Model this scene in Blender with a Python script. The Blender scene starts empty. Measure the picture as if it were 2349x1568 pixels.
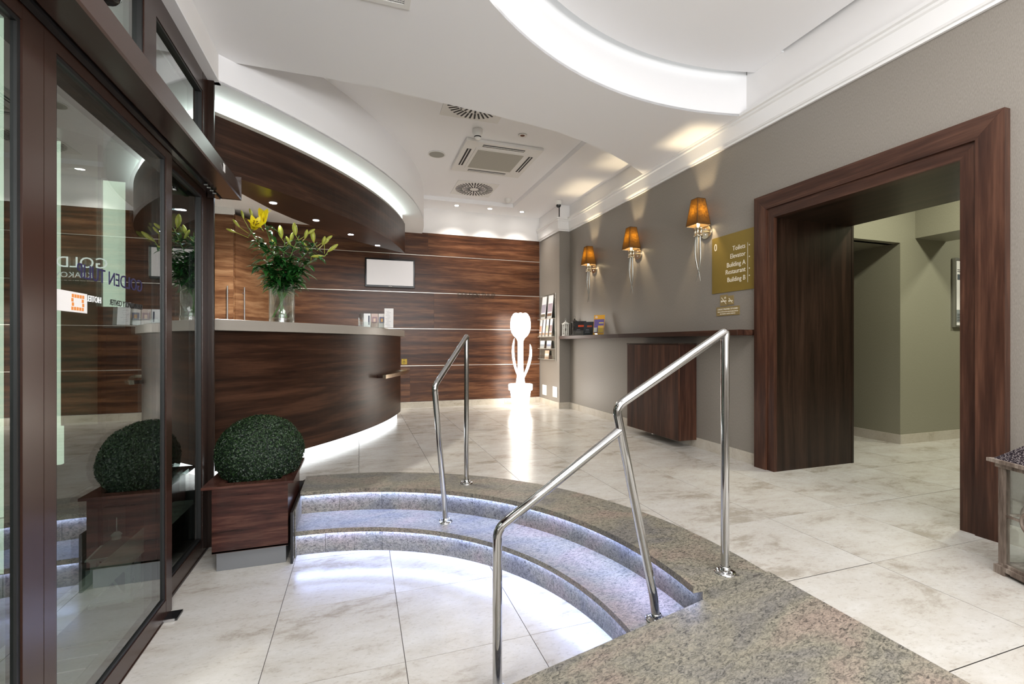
import bpy, math, random
from math import sin, cos, pi, sqrt, radians, atan2, hypot, asin
from mathutils import Vector, Matrix
from mathutils.geometry import delaunay_2d_cdt

random.seed(7)
SC = bpy.context.scene
COL = SC.collection

# ------------------------------------------------------------------ camera
EYE = 1.078            # above the upper floor (z = 0); the lower floor lies at z = LOW
LOW = -0.354
MID = LOW / 2
cam_d = bpy.data.cameras.new('camera')
cam = bpy.data.objects.new('camera', cam_d)
COL.objects.link(cam)
cam.location = (0, 0, EYE)
cam.rotation_euler = (pi / 2, 0, -0.322)
cam_d.sensor_width = 36.0
cam_d.lens = 1048.0 * 36.0 / 2349.0
cam_d.shift_y = 3.4 / 2349.0
cam_d.clip_start = 0.02
SC.camera = cam

# ------------------------------------------------------------------ colour management, world
SC.view_settings.view_transform = 'Standard'
SC.view_settings.look = 'None'
SC.view_settings.gamma = 1.0
SC.view_settings.use_curve_mapping = False
SC.view_settings.exposure = 1.12
SC.cycles.use_denoising = True
SC.cycles.max_bounces = 9
SC.cycles.transparent_max_bounces = 24
SC.cycles.sample_clamp_indirect = 4.0
SC.cycles.caustics_reflective = False
SC.cycles.caustics_refractive = False
W = bpy.data.worlds.new('world')
SC.world = W
W.use_nodes = True
W.node_tree.nodes['Background'].inputs[0].default_value = (0.55, 0.65, 0.62, 1)
W.node_tree.nodes['Background'].inputs[1].default_value = 0.25


def light(name, kind, loc, power, color=(1, 1, 1), size=0.1, rot=(0, 0, 0), size_y=None, spot=None, blend=0.6):
    d = bpy.data.lights.new(name, kind)
    d.energy = power
    d.color = color
    if kind == 'AREA':
        d.size = size
        if size_y:
            d.shape = 'RECTANGLE'
            d.size_y = size_y
    else:
        d.shadow_soft_size = size
    if kind == 'SPOT':
        d.spot_size = spot
        d.spot_blend = blend
    o = bpy.data.objects.new(name, d)
    o.location = loc
    o.rotation_euler = rot
    COL.objects.link(o)
    return o


# added fill area light, out of view, over the near end of the lobby
light('overhead_fill', 'AREA', (1.3, 0.7, 3.44), 38, (1.0, 0.985, 0.985), 1.8)
# added broad soft fill behind the camera position; no window is built there
light('rear_area_fill', 'AREA', (1.1, -2.55, 1.9), 84, (0.96, 0.985, 1.0), 3.6, (pi / 2, 0, 0), 2.2)
# added point fills behind the camera position, with no lamp bodies
light('rear_point_fill', 'POINT', (1.9, -1.3, 1.75), 42, (1.0, 0.985, 0.985), 0.25)
light('rear_point_fill', 'POINT', (0.2, -1.5, 1.75), 34, (1.0, 0.985, 0.985), 0.25)
light('entrance_fill', 'AREA', (-0.45, 0.9, 3.10), 16, (1.0, 0.98, 0.95), 0.5)  # added fill below the entrance ceiling, with no fitting

# ------------------------------------------------------------------ bookkeeping helpers
WL = {}


def tag(o, label=None, cat=None, group=None, kind=None):
    if label: o['label'] = label
    if cat: o['category'] = cat
    if group: o['group'] = group
    if kind: o['kind'] = kind
    return o


def thing(name, label, cat, loc=(0, 0, 0), group=None, kind=None):
    o = bpy.data.objects.new(name, None)
    o.empty_display_size = 0.1
    o.location = loc
    COL.objects.link(o)
    WL[o.name] = Vector(loc)
    return tag(o, label, cat, group, kind)


class MB:
    def __init__(s):
        s.v = []
        s.f = []
        s.sm = []

    def add(s, vs, fs, smooth=False):
        n = len(s.v)
        s.v += [tuple(v) for v in vs]
        s.f += [tuple(i + n for i in f) for f in fs]
        s.sm += [smooth] * len(fs)
        return s

    def box(s, x0, x1, y0, y1, z0, z1):
        vs = [(x, y, z) for z in (z0, z1) for y in (y0, y1) for x in (x0, x1)]
        return s.add(vs, [(0, 2, 3, 1), (4, 5, 7, 6), (0, 1, 5, 4), (2, 6, 7, 3), (0, 4, 6, 2), (1, 3, 7, 5)])

    def obox(s, c, ax, ay, az, hx, hy, hz):
        c = Vector(c); ax = Vector(ax).normalized() * hx; ay = Vector(ay).normalized() * hy; az = Vector(az).normalized() * hz
        vs = [c + ax * i + ay * j + az * k for k in (-1, 1) for j in (-1, 1) for i in (-1, 1)]
        return s.add(vs, [(0, 2, 3, 1), (4, 5, 7, 6), (0, 1, 5, 4), (2, 6, 7, 3), (0, 4, 6, 2), (1, 3, 7, 5)])

    def prism(s, poly, z0, z1):
        n = len(poly)
        vs = [(x, y, z0) for x, y in poly] + [(x, y, z1) for x, y in poly]
        fs = [tuple(range(n))[::-1], tuple(range(n, 2 * n))]
        fs += [(i, (i + 1) % n, n + (i + 1) % n, n + i) for i in range(n)]
        return s.add(vs, fs)

    def arcblock(s, c, r0, r1, a0, a1, z0, z1, n):
        """annular sector block"""
        vs = []
        for i in range(n + 1):
            a = a0 + (a1 - a0) * i / n
            for r in (r0, r1):
                for z in (z0, z1):
                    vs.append((c[0] + r * cos(a), c[1] + r * sin(a), z))
        fs = []
        for i in range(n):
            b = i * 4; d = b + 4
            fs += [(b, b + 1, d + 1, d), (b + 2, d + 2, d + 3, b + 3), (b + 1, b + 3, d + 3, d + 1), (b, d, d + 2, b + 2)]
        fs += [(0, 2, 3, 1), (n * 4, n * 4 + 1, n * 4 + 3, n * 4 + 2)]
        return s.add(vs, fs)

    def tube(s, pts, r, n=12, caps=True):
        pts = [Vector(p) for p in pts]
        rs = r if isinstance(r, (list, tuple)) else [r] * len(pts)
        vs = []
        up = None
        for i, p in enumerate(pts):
            if i == 0: t = pts[1] - p
            elif i == len(pts) - 1: t = p - pts[i - 1]
            else: t = (pts[i + 1] - p).normalized() + (p - pts[i - 1]).normalized()
            t.normalize()
            if up is None:
                up = Vector((0, 0, 1)) if abs(t.z) < 0.9 else Vector((1, 0, 0))
            x = t.cross(up)
            if x.length < 1e-4: x = t.cross(Vector((0, 1, 0)))
            x.normalize(); y = x.cross(t).normalized()
            up = y
            for k in range(n):
                a = 2 * pi * k / n
                vs.append(p + (x * cos(a) + y * sin(a)) * rs[i])
        fs = []
        for i in range(len(pts) - 1):
            for k in range(n):
                a = i * n + k; b = i * n + (k + 1) % n
                fs.append((a, b, b + n, a + n))
        s.add(vs, fs, True)
        if caps:
            L = (len(pts) - 1) * n
            s.add([vs[k] for k in range(n)], [tuple(range(n))[::-1]])
            s.add([vs[L + k] for k in range(n)], [tuple(range(n))])
        return s

    def lathe(s, prof, cx, cy, n=32, smooth=True):
        vs = []
        for r, z in prof:
            for k in range(n):
                a = 2 * pi * k / n
                vs.append((cx + r * cos(a), cy + r * sin(a), z))
        fs = []
        for i in range(len(prof) - 1):
            for k in range(n):
                a = i * n + k; b = i * n + (k + 1) % n
                fs.append((a, b, b + n, a + n))
        return s.add(vs, fs, smooth)

    def disc(s, c, nrm, r, t=0.0, n=24, r2=None):
        """solid disc / cone frustum whose base sits at c, thickness t along nrm"""
        nrm = Vector(nrm).normalized(); c = Vector(c)
        x = nrm.cross(Vector((0, 0, 1)))
        if x.length < 1e-3: x = Vector((1, 0, 0))
        x.normalize(); y = nrm.cross(x)
        r2 = r if r2 is None else r2
        a_ = [c + (x * cos(2 * pi * k / n) + y * sin(2 * pi * k / n)) * r for k in range(n)]
        b_ = [c + nrm * t + (x * cos(2 * pi * k / n) + y * sin(2 * pi * k / n)) * r2 for k in range(n)]
        s.add(a_, [tuple(range(n))[::-1]])
        s.add(b_, [tuple(range(n))])
        s.add(a_ + b_, [(k, (k + 1) % n, n + (k + 1) % n, n + k) for k in range(n)], True)
        return s

    def ring(s, c, nrm, r, tr, n=28, m=8):
        nrm = Vector(nrm).normalized(); c = Vector(c)
        x = nrm.cross(Vector((0, 0, 1)))
        if x.length < 1e-3: x = Vector((1, 0, 0))
        x.normalize(); y = nrm.cross(x)
        vs = []
        for i in range(n):
            a = 2 * pi * i / n
            d = x * cos(a) + y * sin(a)
            for k in range(m):
                b = 2 * pi * k / m
                vs.append(c + d * (r + tr * cos(b)) + nrm * tr * sin(b))
        fs = []
        for i in range(n):
            for k in range(m):
                fs.append((i * m + k, ((i + 1) % n) * m + k, ((i + 1) % n) * m + (k + 1) % m, i * m + (k + 1) % m))
        return s.add(vs, fs, True)


def obj(name, mb, mat, parent=None, flip=False):
    me = bpy.data.meshes.new(name)
    if parent is not None:
        P = WL[parent.name]
    else:
        xs = [v[0] for v in mb.v]; ys = [v[1] for v in mb.v]; zs = [v[2] for v in mb.v]
        P = Vector(((min(xs) + max(xs)) / 2, (min(ys) + max(ys)) / 2, min(zs)))
    me.from_pydata([(v[0] - P.x, v[1] - P.y, v[2] - P.z) for v in mb.v], [], mb.f)
    me.polygons.foreach_set('use_smooth', mb.sm)
    me.validate()
    me.update()
    o = bpy.data.objects.new(name, me)
    if mat: me.materials.append(mat)
    COL.objects.link(o)
    if parent is not None:
        o.parent = parent
    else:
        o.location = P
    WL[o.name] = P.copy()
    return o


def bevel(o, w=0.003, seg=2):
    m = o.modifiers.new('bevel', 'BEVEL')
    m.width = w; m.segments = seg; m.limit_method = 'ANGLE'; m.angle_limit = radians(40)
    return o


def struct(name, mb, mat, parent=None):
    o = obj(name, mb, mat, parent)
    if parent is None: o['kind'] = 'structure'
    return o


def flat(outer, holes, z, up=True):
    """planar polygon with holes -> triangles at height z (constrained Delaunay)"""
    vs = []; ed = []
    for loop in [outer] + holes:
        n = len(vs)
        vs += [Vector((p[0], p[1])) for p in loop]
        ed += [(n + i, n + (i + 1) % len(loop)) for i in range(len(loop))]
    V, E_, F, *_ = delaunay_2d_cdt(vs, ed, [], 0, 1e-6)

    def inside(p, loop):
        c = False
        j = len(loop) - 1
        for i in range(len(loop)):
            a, b = loop[i], loop[j]
            if (a[1] > p[1]) != (b[1] > p[1]) and p[0] < (b[0] - a[0]) * (p[1] - a[1]) / (b[1] - a[1]) + a[0]:
                c = not c
            j = i
        return c
    fs = []
    for f in F:
        g = ((V[f[0]].x + V[f[1]].x + V[f[2]].x) / 3, (V[f[0]].y + V[f[1]].y + V[f[2]].y) / 3)
        if inside(g, outer) and not any(inside(g, h) for h in holes):
            A = (V[f[1]] - V[f[0]]).cross(V[f[2]] - V[f[0]])
            f = list(f)
            if (A > 0) != up: f.reverse()
            fs.append(tuple(f))
    m = MB()
    m.add([(v.x, v.y, z) for v in V], fs)
    return m


def slab(outer, holes, z0, z1):
    m = flat(outer, holes, z1, True)
    b = flat(outer, holes, z0, False)
    m.add(b.v, b.f)
    for loop in [outer] + holes:
        n = len(loop)
        m.add([(p[0], p[1], z0) for p in loop] + [(p[0], p[1], z1) for p in loop],
              [(i, (i + 1) % n, n + (i + 1) % n, n + i) for i in range(n)])
    return m


def text(name, body, size, origin, ax, ay, mat, parent=None, align='LEFT', extrude=0.0008, width=1.0):
    cu = bpy.data.curves.new(name, 'FONT')
    cu.body = body; cu.size = size; cu.align_x = align; cu.extrude = extrude; cu.resolution_u = 3
    tmp = bpy.data.objects.new('tmp', cu)
    COL.objects.link(tmp)
    dg = bpy.context.evaluated_depsgraph_get()
    me = bpy.data.meshes.new_from_object(tmp.evaluated_get(dg))
    ax = Vector(ax).normalized(); ay = Vector(ay).normalized(); az = ax.cross(ay); O = Vector(origin)
    mb = MB()
    mb.add([O + ax * v.co.x * width + ay * v.co.y + az * v.co.z for v in me.vertices], [tuple(p.vertices) for p in me.polygons])
    bpy.data.objects.remove(tmp); bpy.data.meshes.remove(me); bpy.data.curves.remove(cu)
    return obj(name, mb, mat, parent)


# ------------------------------------------------------------------ materials
def mat_new(name):
    m = bpy.data.materials.new(name)
    m.use_nodes = True
    return m, m.node_tree.nodes, m.node_tree.links, m.node_tree.nodes['Principled BSDF']


def plain(name, col, rough=0.5, metal=0.0, spec=0.5, bump=0.0, bscale=200, var=0.0, emit=None, estr=0):
    m, N, L, B = mat_new(name)
    B.inputs['Base Color'].default_value = (*col, 1)
    B.inputs['Roughness'].default_value = rough
    B.inputs['Metallic'].default_value = metal
    B.inputs['Specular IOR Level'].default_value = spec
    if emit:
        B.inputs['Emission Color'].default_value = (*emit, 1)
        B.inputs['Emission Strength'].default_value = estr
    if bump or var:
        g = N.new('ShaderNodeNewGeometry')
        n = N.new('ShaderNodeTexNoise'); n.inputs['Scale'].default_value = bscale; n.inputs['Detail'].default_value = 3
        L.new(g.outputs['Position'], n.inputs['Vector'])
        if bump:
            b = N.new('ShaderNodeBump'); b.inputs['Strength'].default_value = bump; b.inputs['Distance'].default_value = 0.01
            L.new(n.outputs['Fac'], b.inputs['Height']); L.new(b.outputs['Normal'], B.inputs['Normal'])
        if var:
            r = N.new('ShaderNodeMapRange'); r.inputs['To Min'].default_value = 1 - var; r.inputs['To Max'].default_value = 1 + var
            mx = N.new('ShaderNodeMix'); mx.data_type = 'RGBA'; mx.blend_type = 'MULTIPLY'; mx.inputs['Factor'].default_value = 1
            mx.inputs[6].default_value = (*col, 1)
            L.new(n.outputs['Fac'], r.inputs['Value']); L.new(r.outputs[0], mx.inputs[7]); L.new(mx.outputs[2], B.inputs['Base Color'])
    return m


def emis(name, col, s):
    m = bpy.data.materials.new(name); m.use_nodes = True
    N = m.node_tree.nodes; N.clear()
    e = N.new('ShaderNodeEmission'); e.inputs[0].default_value = (*col, 1); e.inputs[1].default_value = s
    o = N.new('ShaderNodeOutputMaterial'); m.node_tree.links.new(e.outputs[0], o.inputs[0])
    return m


def ramp(N, stops):
    r = N.new('ShaderNodeValToRGB')
    el = r.color_ramp.elements
    while len(el) < len(stops): el.new(0.5)
    for e, (p, c) in zip(el, stops):
        e.position = p; e.color = (*c, 1)
    return r


def wood(name, scale, dark, mid, light_, rough=0.35, fine=1.0, coat=0.0):
    """walnut laminate: long streaks; scale = world scale vector (small along the grain)"""
    m, N, L, B = mat_new(name)
    g = N.new('ShaderNodeNewGeometry'); oi = N.new('ShaderNodeObjectInfo')
    add = N.new('ShaderNodeVectorMath'); add.operation = 'ADD'
    rs = N.new('ShaderNodeVectorMath'); rs.operation = 'SCALE'; rs.inputs['Scale'].default_value = 1.0
    cmb = N.new('ShaderNodeCombineXYZ')
    mul = N.new('ShaderNodeMath'); mul.operation = 'MULTIPLY'; mul.inputs[1].default_value = 7.3
    L.new(oi.outputs['Random'], mul.inputs[0])
    for k in range(3): L.new(mul.outputs[0], cmb.inputs[k])
    L.new(g.outputs['Position'], add.inputs[0]); L.new(cmb.outputs[0], add.inputs[1])
    mp = N.new('ShaderNodeMapping'); mp.inputs['Scale'].default_value = scale
    L.new(add.outputs[0], mp.inputs[0])
    n1 = N.new('ShaderNodeTexNoise'); n1.inputs['Scale'].default_value = 1.0; n1.inputs['Detail'].default_value = 6; n1.inputs['Roughness'].default_value = 0.62; n1.inputs['Distortion'].default_value = 0.35
    n2 = N.new('ShaderNodeTexNoise'); n2.inputs['Scale'].default_value = 7.0 * fine; n2.inputs['Detail'].default_value = 3
    L.new(mp.outputs[0], n1.inputs[0]); L.new(mp.outputs[0], n2.inputs[0])
    ma = N.new('ShaderNodeMath'); ma.operation = 'MULTIPLY_ADD'; ma.inputs[1].default_value = 0.28; 
    L.new(n2.outputs['Fac'], ma.inputs[0]); L.new(n1.outputs['Fac'], ma.inputs[2])
    sb = N.new('ShaderNodeMath'); sb.operation = 'SUBTRACT'; sb.inputs[1].default_value = 0.14
    L.new(ma.outputs[0], sb.inputs[0])
    r = ramp(N, [(0.32, dark), (0.5, mid), (0.68, light_)])
    L.new(sb.outputs[0], r.inputs[0]); L.new(r.outputs[0], B.inputs['Base Color'])
    B.inputs['Roughness'].default_value = rough
    B.inputs['Specular IOR Level'].default_value = 0.3
    B.inputs['Coat Weight'].default_value = coat
    B.inputs['Coat Roughness'].default_value = 0.15
    b = N.new('ShaderNodeBump'); b.inputs['Strength'].default_value = 0.06; b.inputs['Distance'].default_value = 0.004
    L.new(n2.outputs['Fac'], b.inputs['Height']); L.new(b.outputs[0], B.inputs['Normal'])
    return m


M = {}
DK, MD, LT = (0.011, 0.0042, 0.0022), (0.031, 0.0122, 0.0062), (0.066, 0.028, 0.0148)
M['wood_h'] = wood('walnut_horizontal', (0.9, 0.9, 15), DK, MD, LT, 0.33)
M['wood_wall'] = wood('walnut_wall_panel', (0.9, 0.9, 15), (0.023, 0.0070, 0.0028), (0.070, 0.0255, 0.0105), (0.160, 0.070, 0.032), 0.3)
M['wood_cup'] = wood('walnut_cupboard', (1.2, 1.2, 13), (0.10, 0.040, 0.018), (0.20, 0.095, 0.046), (0.33, 0.185, 0.10), 0.35)
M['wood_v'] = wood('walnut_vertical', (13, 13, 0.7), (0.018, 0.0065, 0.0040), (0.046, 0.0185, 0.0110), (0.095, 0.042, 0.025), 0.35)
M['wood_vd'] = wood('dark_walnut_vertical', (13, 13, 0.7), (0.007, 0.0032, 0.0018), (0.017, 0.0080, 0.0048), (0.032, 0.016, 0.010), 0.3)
M['wood_planter'] = wood('walnut_planter', (1.6, 1.6, 20), (0.014, 0.0045, 0.0035), (0.045, 0.0155, 0.0115), (0.095, 0.040, 0.028), 0.25)
M['white'] = plain('white_paint', (0.86, 0.845, 0.835), 0.6, bump=0.02, bscale=60)
M['ceil'] = plain('ceiling_paint', (0.88, 0.875, 0.885), 0.75)
M['crown'] = plain('crown_gloss_white', (0.80, 0.79, 0.78), 0.28)
M['white_pl'] = plain('white_plastic', (0.78, 0.77, 0.74), 0.4)
M['chrome'] = plain('polished_steel', (0.56, 0.56, 0.56), 0.07, 1.0)
M['brushed'] = plain('brushed_steel', (0.55, 0.55, 0.56), 0.32, 1.0, bump=0.02, bscale=300)
M['nickel'] = plain('champagne_nickel', (0.62, 0.55, 0.42), 0.22, 1.0)
M['pewter'] = plain('pewter_horn', (0.42, 0.42, 0.39), 0.3, 1.0)
M['strip'] = plain('satin_metal_strip', (0.80, 0.74, 0.66), 0.3, 0.8)
M['bronze'] = plain('brown_coated_aluminium', (0.030, 0.0125, 0.008), 0.24, 0.0, 0.6)
M['black'] = plain('black_gasket', (0.006, 0.006, 0.006), 0.5)
M['black_gl'] = plain('black_gloss_plastic', (0.01, 0.01, 0.011), 0.15)
M['stone_trim'] = None
M['counter_top'] = plain('satin_grey_solid_surface', (0.33, 0.30, 0.262), 0.3, 0.0, 0.5, var=0.06, bscale=300)
M['gold'] = plain('olive_gold_sign_plate', (0.24, 0.165, 0.032), 0.38, 0.35)
M['gold2'] = plain('small_gold_sign_plate', (0.30, 0.22, 0.09), 0.4, 0.3)
M['letter'] = plain('cream_lettering', (0.75, 0.70, 0.58), 0.5)
M['letter_w'] = plain('white_lettering', (0.85, 0.85, 0.85), 0.5, emit=(0.9, 0.9, 0.9), estr=0.0)
M['letter_b'] = plain('navy_vinyl', (0.012, 0.008, 0.055), 0.5)
M['letter_k'] = plain('black_vinyl', (0.01, 0.01, 0.01), 0.5)
M['paper'] = plain('white_paper', (0.78, 0.76, 0.75), 0.6)
M['orange'] = plain('orange_print', (0.72, 0.25, 0.05), 0.6)
M['soil'] = plain('potting_soil', (0.015, 0.010, 0.007), 0.9, bump=0.5, bscale=80)
M['dark_void'] = plain('dark_lining', (0.008, 0.007, 0.006), 0.6)
M['grout'] = plain('grey_grout', (0.075, 0.065, 0.058), 0.8)
M['mat'] = plain('grey_entrance_matting', (0.10, 0.12, 0.11), 0.8, bump=0.3, bscale=400)
M['mat_bar'] = plain('aluminium_mat_bar', (0.5, 0.5, 0.48), 0.4, 0.7)


def wallpaper(name, c1, c2):
    m, N, L, B = mat_new(name)
    g = N.new('ShaderNodeNewGeometry')
    mp = N.new('ShaderNodeMapping'); mp.inputs['Scale'].default_value = (300, 300, 60)
    n = N.new('ShaderNodeTexNoise'); n.inputs['Scale'].default_value = 1; n.inputs['Detail'].default_value = 4
    L.new(g.outputs['Position'], mp.inputs[0]); L.new(mp.outputs[0], n.inputs[0])
    r = ramp(N, [(0.3, c1), (0.7, c2)])
    L.new(n.outputs['Fac'], r.inputs[0]); L.new(r.outputs[0], B.inputs['Base Color'])
    b = N.new('ShaderNodeBump'); b.inputs['Strength'].default_value = 0.06; b.inputs['Distance'].default_value = 0.002
    L.new(n.outputs['Fac'], b.inputs['Height']); L.new(b.outputs[0], B.inputs['Normal'])
    B.inputs['Roughness'].default_value = 0.42
    B.inputs['Specular IOR Level'].default_value = 0.55
    return m


M['wallpaper'] = wallpaper('taupe_textile_wallpaper', (0.190, 0.168, 0.142), (0.250, 0.226, 0.196))
M['wall_green'] = wallpaper('olive_beige_wallpaper', (0.215, 0.205, 0.150), (0.27, 0.258, 0.195))


def travertine(name, base=(0.52, 0.50, 0.465), rough=0.2):
    m, N, L, B = mat_new(name)
    g = N.new('ShaderNodeNewGeometry'); oi = N.new('ShaderNodeObjectInfo')
    mul = N.new('ShaderNodeMath'); mul.operation = 'MULTIPLY'; mul.inputs[1].default_value = 31.7
    L.new(oi.outputs['Random'], mul.inputs[0])
    cmb = N.new('ShaderNodeCombineXYZ'); L.new(mul.outputs[0], cmb.inputs[0]); L.new(mul.outputs[0], cmb.inputs[2])
    add = N.new('ShaderNodeVectorMath'); add.operation = 'ADD'
    L.new(g.outputs['Position'], add.inputs[0]); L.new(cmb.outputs[0], add.inputs[1])
    mp = N.new('ShaderNodeMapping'); mp.inputs['Scale'].default_value = (1.5, 2.9, 2.0); mp.inputs['Rotation'].default_value = (0, 0, 0.3)
    L.new(add.outputs[0], mp.inputs[0])
    n1 = N.new('ShaderNodeTexNoise'); n1.inputs['Scale'].default_value = 1.5; n1.inputs['Detail'].default_value = 10; n1.inputs['Roughness'].default_value = 0.74; n1.inputs['Distortion'].default_value = 0.25
    L.new(mp.outputs[0], n1.inputs[0])
    r1 = ramp(N, [(0.36, (base[0] * 0.66, base[1] * 0.62, base[2] * 0.56)), (0.46, (base[0] * 0.92, base[1] * 0.90, base[2] * 0.87)), (0.58, base), (0.75, (base[0] * 1.1, base[1] * 1.12, base[2] * 1.15))])
    L.new(n1.outputs['Fac'], r1.inputs[0])
    n2 = N.new('ShaderNodeTexNoise'); n2.inputs['Scale'].default_value = 26; n2.inputs['Detail'].default_value = 6; n2.inputs['Roughness'].default_value = 0.7
    L.new(mp.outputs[0], n2.inputs[0])
    r2 = ramp(N, [(0.30, (0.74, 0.72, 0.69)), (0.46, (1, 1, 1)), (0.7, (1.0, 1.0, 1.0))])
    L.new(n2.outputs['Fac'], r2.inputs[0])
    mx = N.new('ShaderNodeMix'); mx.data_type = 'RGBA'; mx.blend_type = 'MULTIPLY'; mx.inputs['Factor'].default_value = 0.8
    L.new(r1.outputs[0], mx.inputs[6]); L.new(r2.outputs[0], mx.inputs[7])
    L.new(mx.outputs[2], B.inputs['Base Color'])
    B.inputs['Roughness'].default_value = rough
    rr = N.new('ShaderNodeMapRange'); rr.inputs['To Min'].default_value = rough - 0.06; rr.inputs['To Max'].default_value = rough + 0.12
    L.new(n1.outputs['Fac'], rr.inputs['Value']); L.new(rr.outputs[0], B.inputs['Roughness'])
    return m


M['tile'] = travertine('polished_travertine_tile')
M['skirt'] = travertine('travertine_skirting', (0.50, 0.46, 0.395), 0.3)


def granite(name):
    m, N, L, B = mat_new(name)
    g = N.new('ShaderNodeNewGeometry')
    mp = N.new('ShaderNodeMapping'); mp.inputs['Scale'].default_value = (1.0, 1.9, 1.6); mp.inputs['Rotation'].default_value = (0, 0, -0.6)
    L.new(g.outputs['Position'], mp.inputs[0])
    n0 = N.new('ShaderNodeTexNoise'); n0.inputs['Scale'].default_value = 2.4; n0.inputs['Detail'].default_value = 4; n0.inputs['Distortion'].default_value = 0.6
    n1 = N.new('ShaderNodeTexNoise'); n1.inputs['Scale'].default_value = 42; n1.inputs['Detail'].default_value = 8; n1.inputs['Roughness'].default_value = 0.72; n1.inputs['Distortion'].default_value = 1.2
    n2 = N.new('ShaderNodeTexNoise'); n2.inputs['Scale'].default_value = 120; n2.inputs['Detail'].default_value = 3
    for n in (n0, n1, n2): L.new(mp.outputs[0], n.inputs[0])
    r0 = ramp(N, [(0.35, (0.175, 0.165, 0.150)), (0.5, (0.230, 0.212, 0.165)), (0.68, (0.27, 0.215, 0.175))])
    r1 = ramp(N, [(0.36, (0.16, 0.165, 0.18)), (0.45, (0.62, 0.62, 0.62)), (0.54, (1, 1, 1)), (0.72, (1.35, 1.32, 1.25))])
    r2 = ramp(N, [(0.3, (0.6, 0.6, 0.62)), (0.5, (1, 1, 1)), (0.7, (1.2, 1.2, 1.2))])
    L.new(n0.outputs['Fac'], r0.inputs[0]); L.new(n1.outputs['Fac'], r1.inputs[0]); L.new(n2.outputs['Fac'], r2.inputs[0])
    a = N.new('ShaderNodeMix'); a.data_type = 'RGBA'; a.blend_type = 'MULTIPLY'; a.inputs['Factor'].default_value = 1
    b = N.new('ShaderNodeMix'); b.data_type = 'RGBA'; b.blend_type = 'MULTIPLY'; b.inputs['Factor'].default_value = 0.7
    L.new(r0.outputs[0], a.inputs[6]); L.new(r1.outputs[0], a.inputs[7]); L.new(a.outputs[2], b.inputs[6]); L.new(r2.outputs[0], b.inputs[7])
    L.new(b.outputs[2], B.inputs['Base Color'])
    B.inputs['Roughness'].default_value = 0.5
    bp = N.new('ShaderNodeBump'); bp.inputs['Strength'].default_value = 0.25; bp.inputs['Distance'].default_value = 0.003
    L.new(n1.outputs['Fac'], bp.inputs['Height']); L.new(bp.outputs[0], B.inputs['Normal'])
    return m


M['granite'] = granite('brown_grey_granite')


def glass(name, tint=(0.86, 0.92, 0.90), boost=1.25, base=0.03, rough=0.0):
    m = bpy.data.materials.new(name); m.use_nodes = True
    N = m.node_tree.nodes; L = m.node_tree.links; N.clear()
    t = N.new('ShaderNodeBsdfTransparent'); t.inputs[0].default_value = (*tint, 1)
    gl = N.new('ShaderNodeBsdfGlossy'); gl.inputs['Roughness'].default_value = rough; gl.inputs[0].default_value = (0.95, 0.97, 0.96, 1)
    f = N.new('ShaderNodeFresnel')
    gq = N.new('ShaderNodeNewGeometry'); mr = N.new('ShaderNodeMapRange'); mr.inputs['To Min'].default_value = 1.5; mr.inputs['To Max'].default_value = 1 / 1.5
    L.new(gq.outputs['Backfacing'], mr.inputs['Value']); L.new(mr.outputs[0], f.inputs[0])
    ma = N.new('ShaderNodeMath'); ma.operation = 'MULTIPLY_ADD'; ma.inputs[1].default_value = boost; ma.inputs[2].default_value = base; ma.use_clamp = True
    mx = N.new('ShaderNodeMixShader'); o = N.new('ShaderNodeOutputMaterial')
    L.new(f.outputs[0], ma.inputs[0]); L.new(ma.outputs[0], mx.inputs[0]); L.new(t.outputs[0], mx.inputs[1]); L.new(gl.outputs[0], mx.inputs[2]); L.new(mx.outputs[0], o.inputs[0])
    return m


M['glass'] = glass('entrance_glass', (0.70, 0.77, 0.74), 1.7, 0.07)
M['acrylic'] = glass('clear_acrylic', (0.93, 0.95, 0.94), 1.0, 0.03)
M['vase_glass'] = glass('vase_glass', (0.93, 0.96, 0.95), 1.2, 0.05)
M['water'] = glass('vase_water', (0.93, 0.96, 0.92), 0.8, 0.0)

M['led_blue'] = emis('cool_blue_led', (0.40, 0.52, 1.0), 34)
M['kick_glow'] = emis('plinth_glow', (0.93, 0.98, 1.0), 1.7)  # whole plinth face glows, standing in for light from a hidden LED strip
M['led_fascia'] = emis('fascia_led_diffuser', (0.86, 1.0, 0.93), 2.0)
M['led_cove'] = emis('ceiling_cove_led', (0.96, 1.0, 0.98), 1.1)
M['spot_cool'] = emis('cool_downlight_lens', (0.75, 0.85, 1.0), 30)
M['spot_warm'] = emis('warm_downlight_lens', (1.0, 0.95, 0.88), 25)
M['spot_big'] = emis('round_downlight_lens', (1.0, 1.0, 0.88), 14)
M['tulip'] = emis('glowing_white_plastic', (1.0, 0.93, 0.84), 4.6)
M['bulb'] = emis('warm_bulb', (1.0, 0.78, 0.45), 12)
M['outside'] = emis('glowing_wall_strip', (0.70, 0.78, 0.64), 0.85)  # pale vestibule wall strips; emission stands in for light falling on them

# ------------------------------------------------------------------ plan constants
C1 = (-0.40, 1.82)       # centre of the curved steps
R_OUT, R_N1, R_R1, R_N2, R_R2 = 2.225, 1.81, 1.862, 1.525, 1.568
C2 = (-4.51, 7.94)       # centre of the reception curve
RWX = 3.33               # right wall
BWY = 7.80               # back wall
RAMPY = 1.667
GX = -1.01               # entrance glazing plane


def arc(c, r, a0, a1, n):
    return [(c[0] + r * cos(a0 + (a1 - a0) * i / n), c[1] + r * sin(a0 + (a1 - a0) * i / n)) for i in range(n + 1)]


def yC2(x, r):
    return C2[1] - sqrt(r * r - (x - C2[0]) ** 2)


def aC2(x, y):
    return atan2(y - C2[1], x - C2[0])


# ------------------------------------------------------------------ floors (tile by tile)
TS = 0.6
GAP = 0.0017
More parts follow.
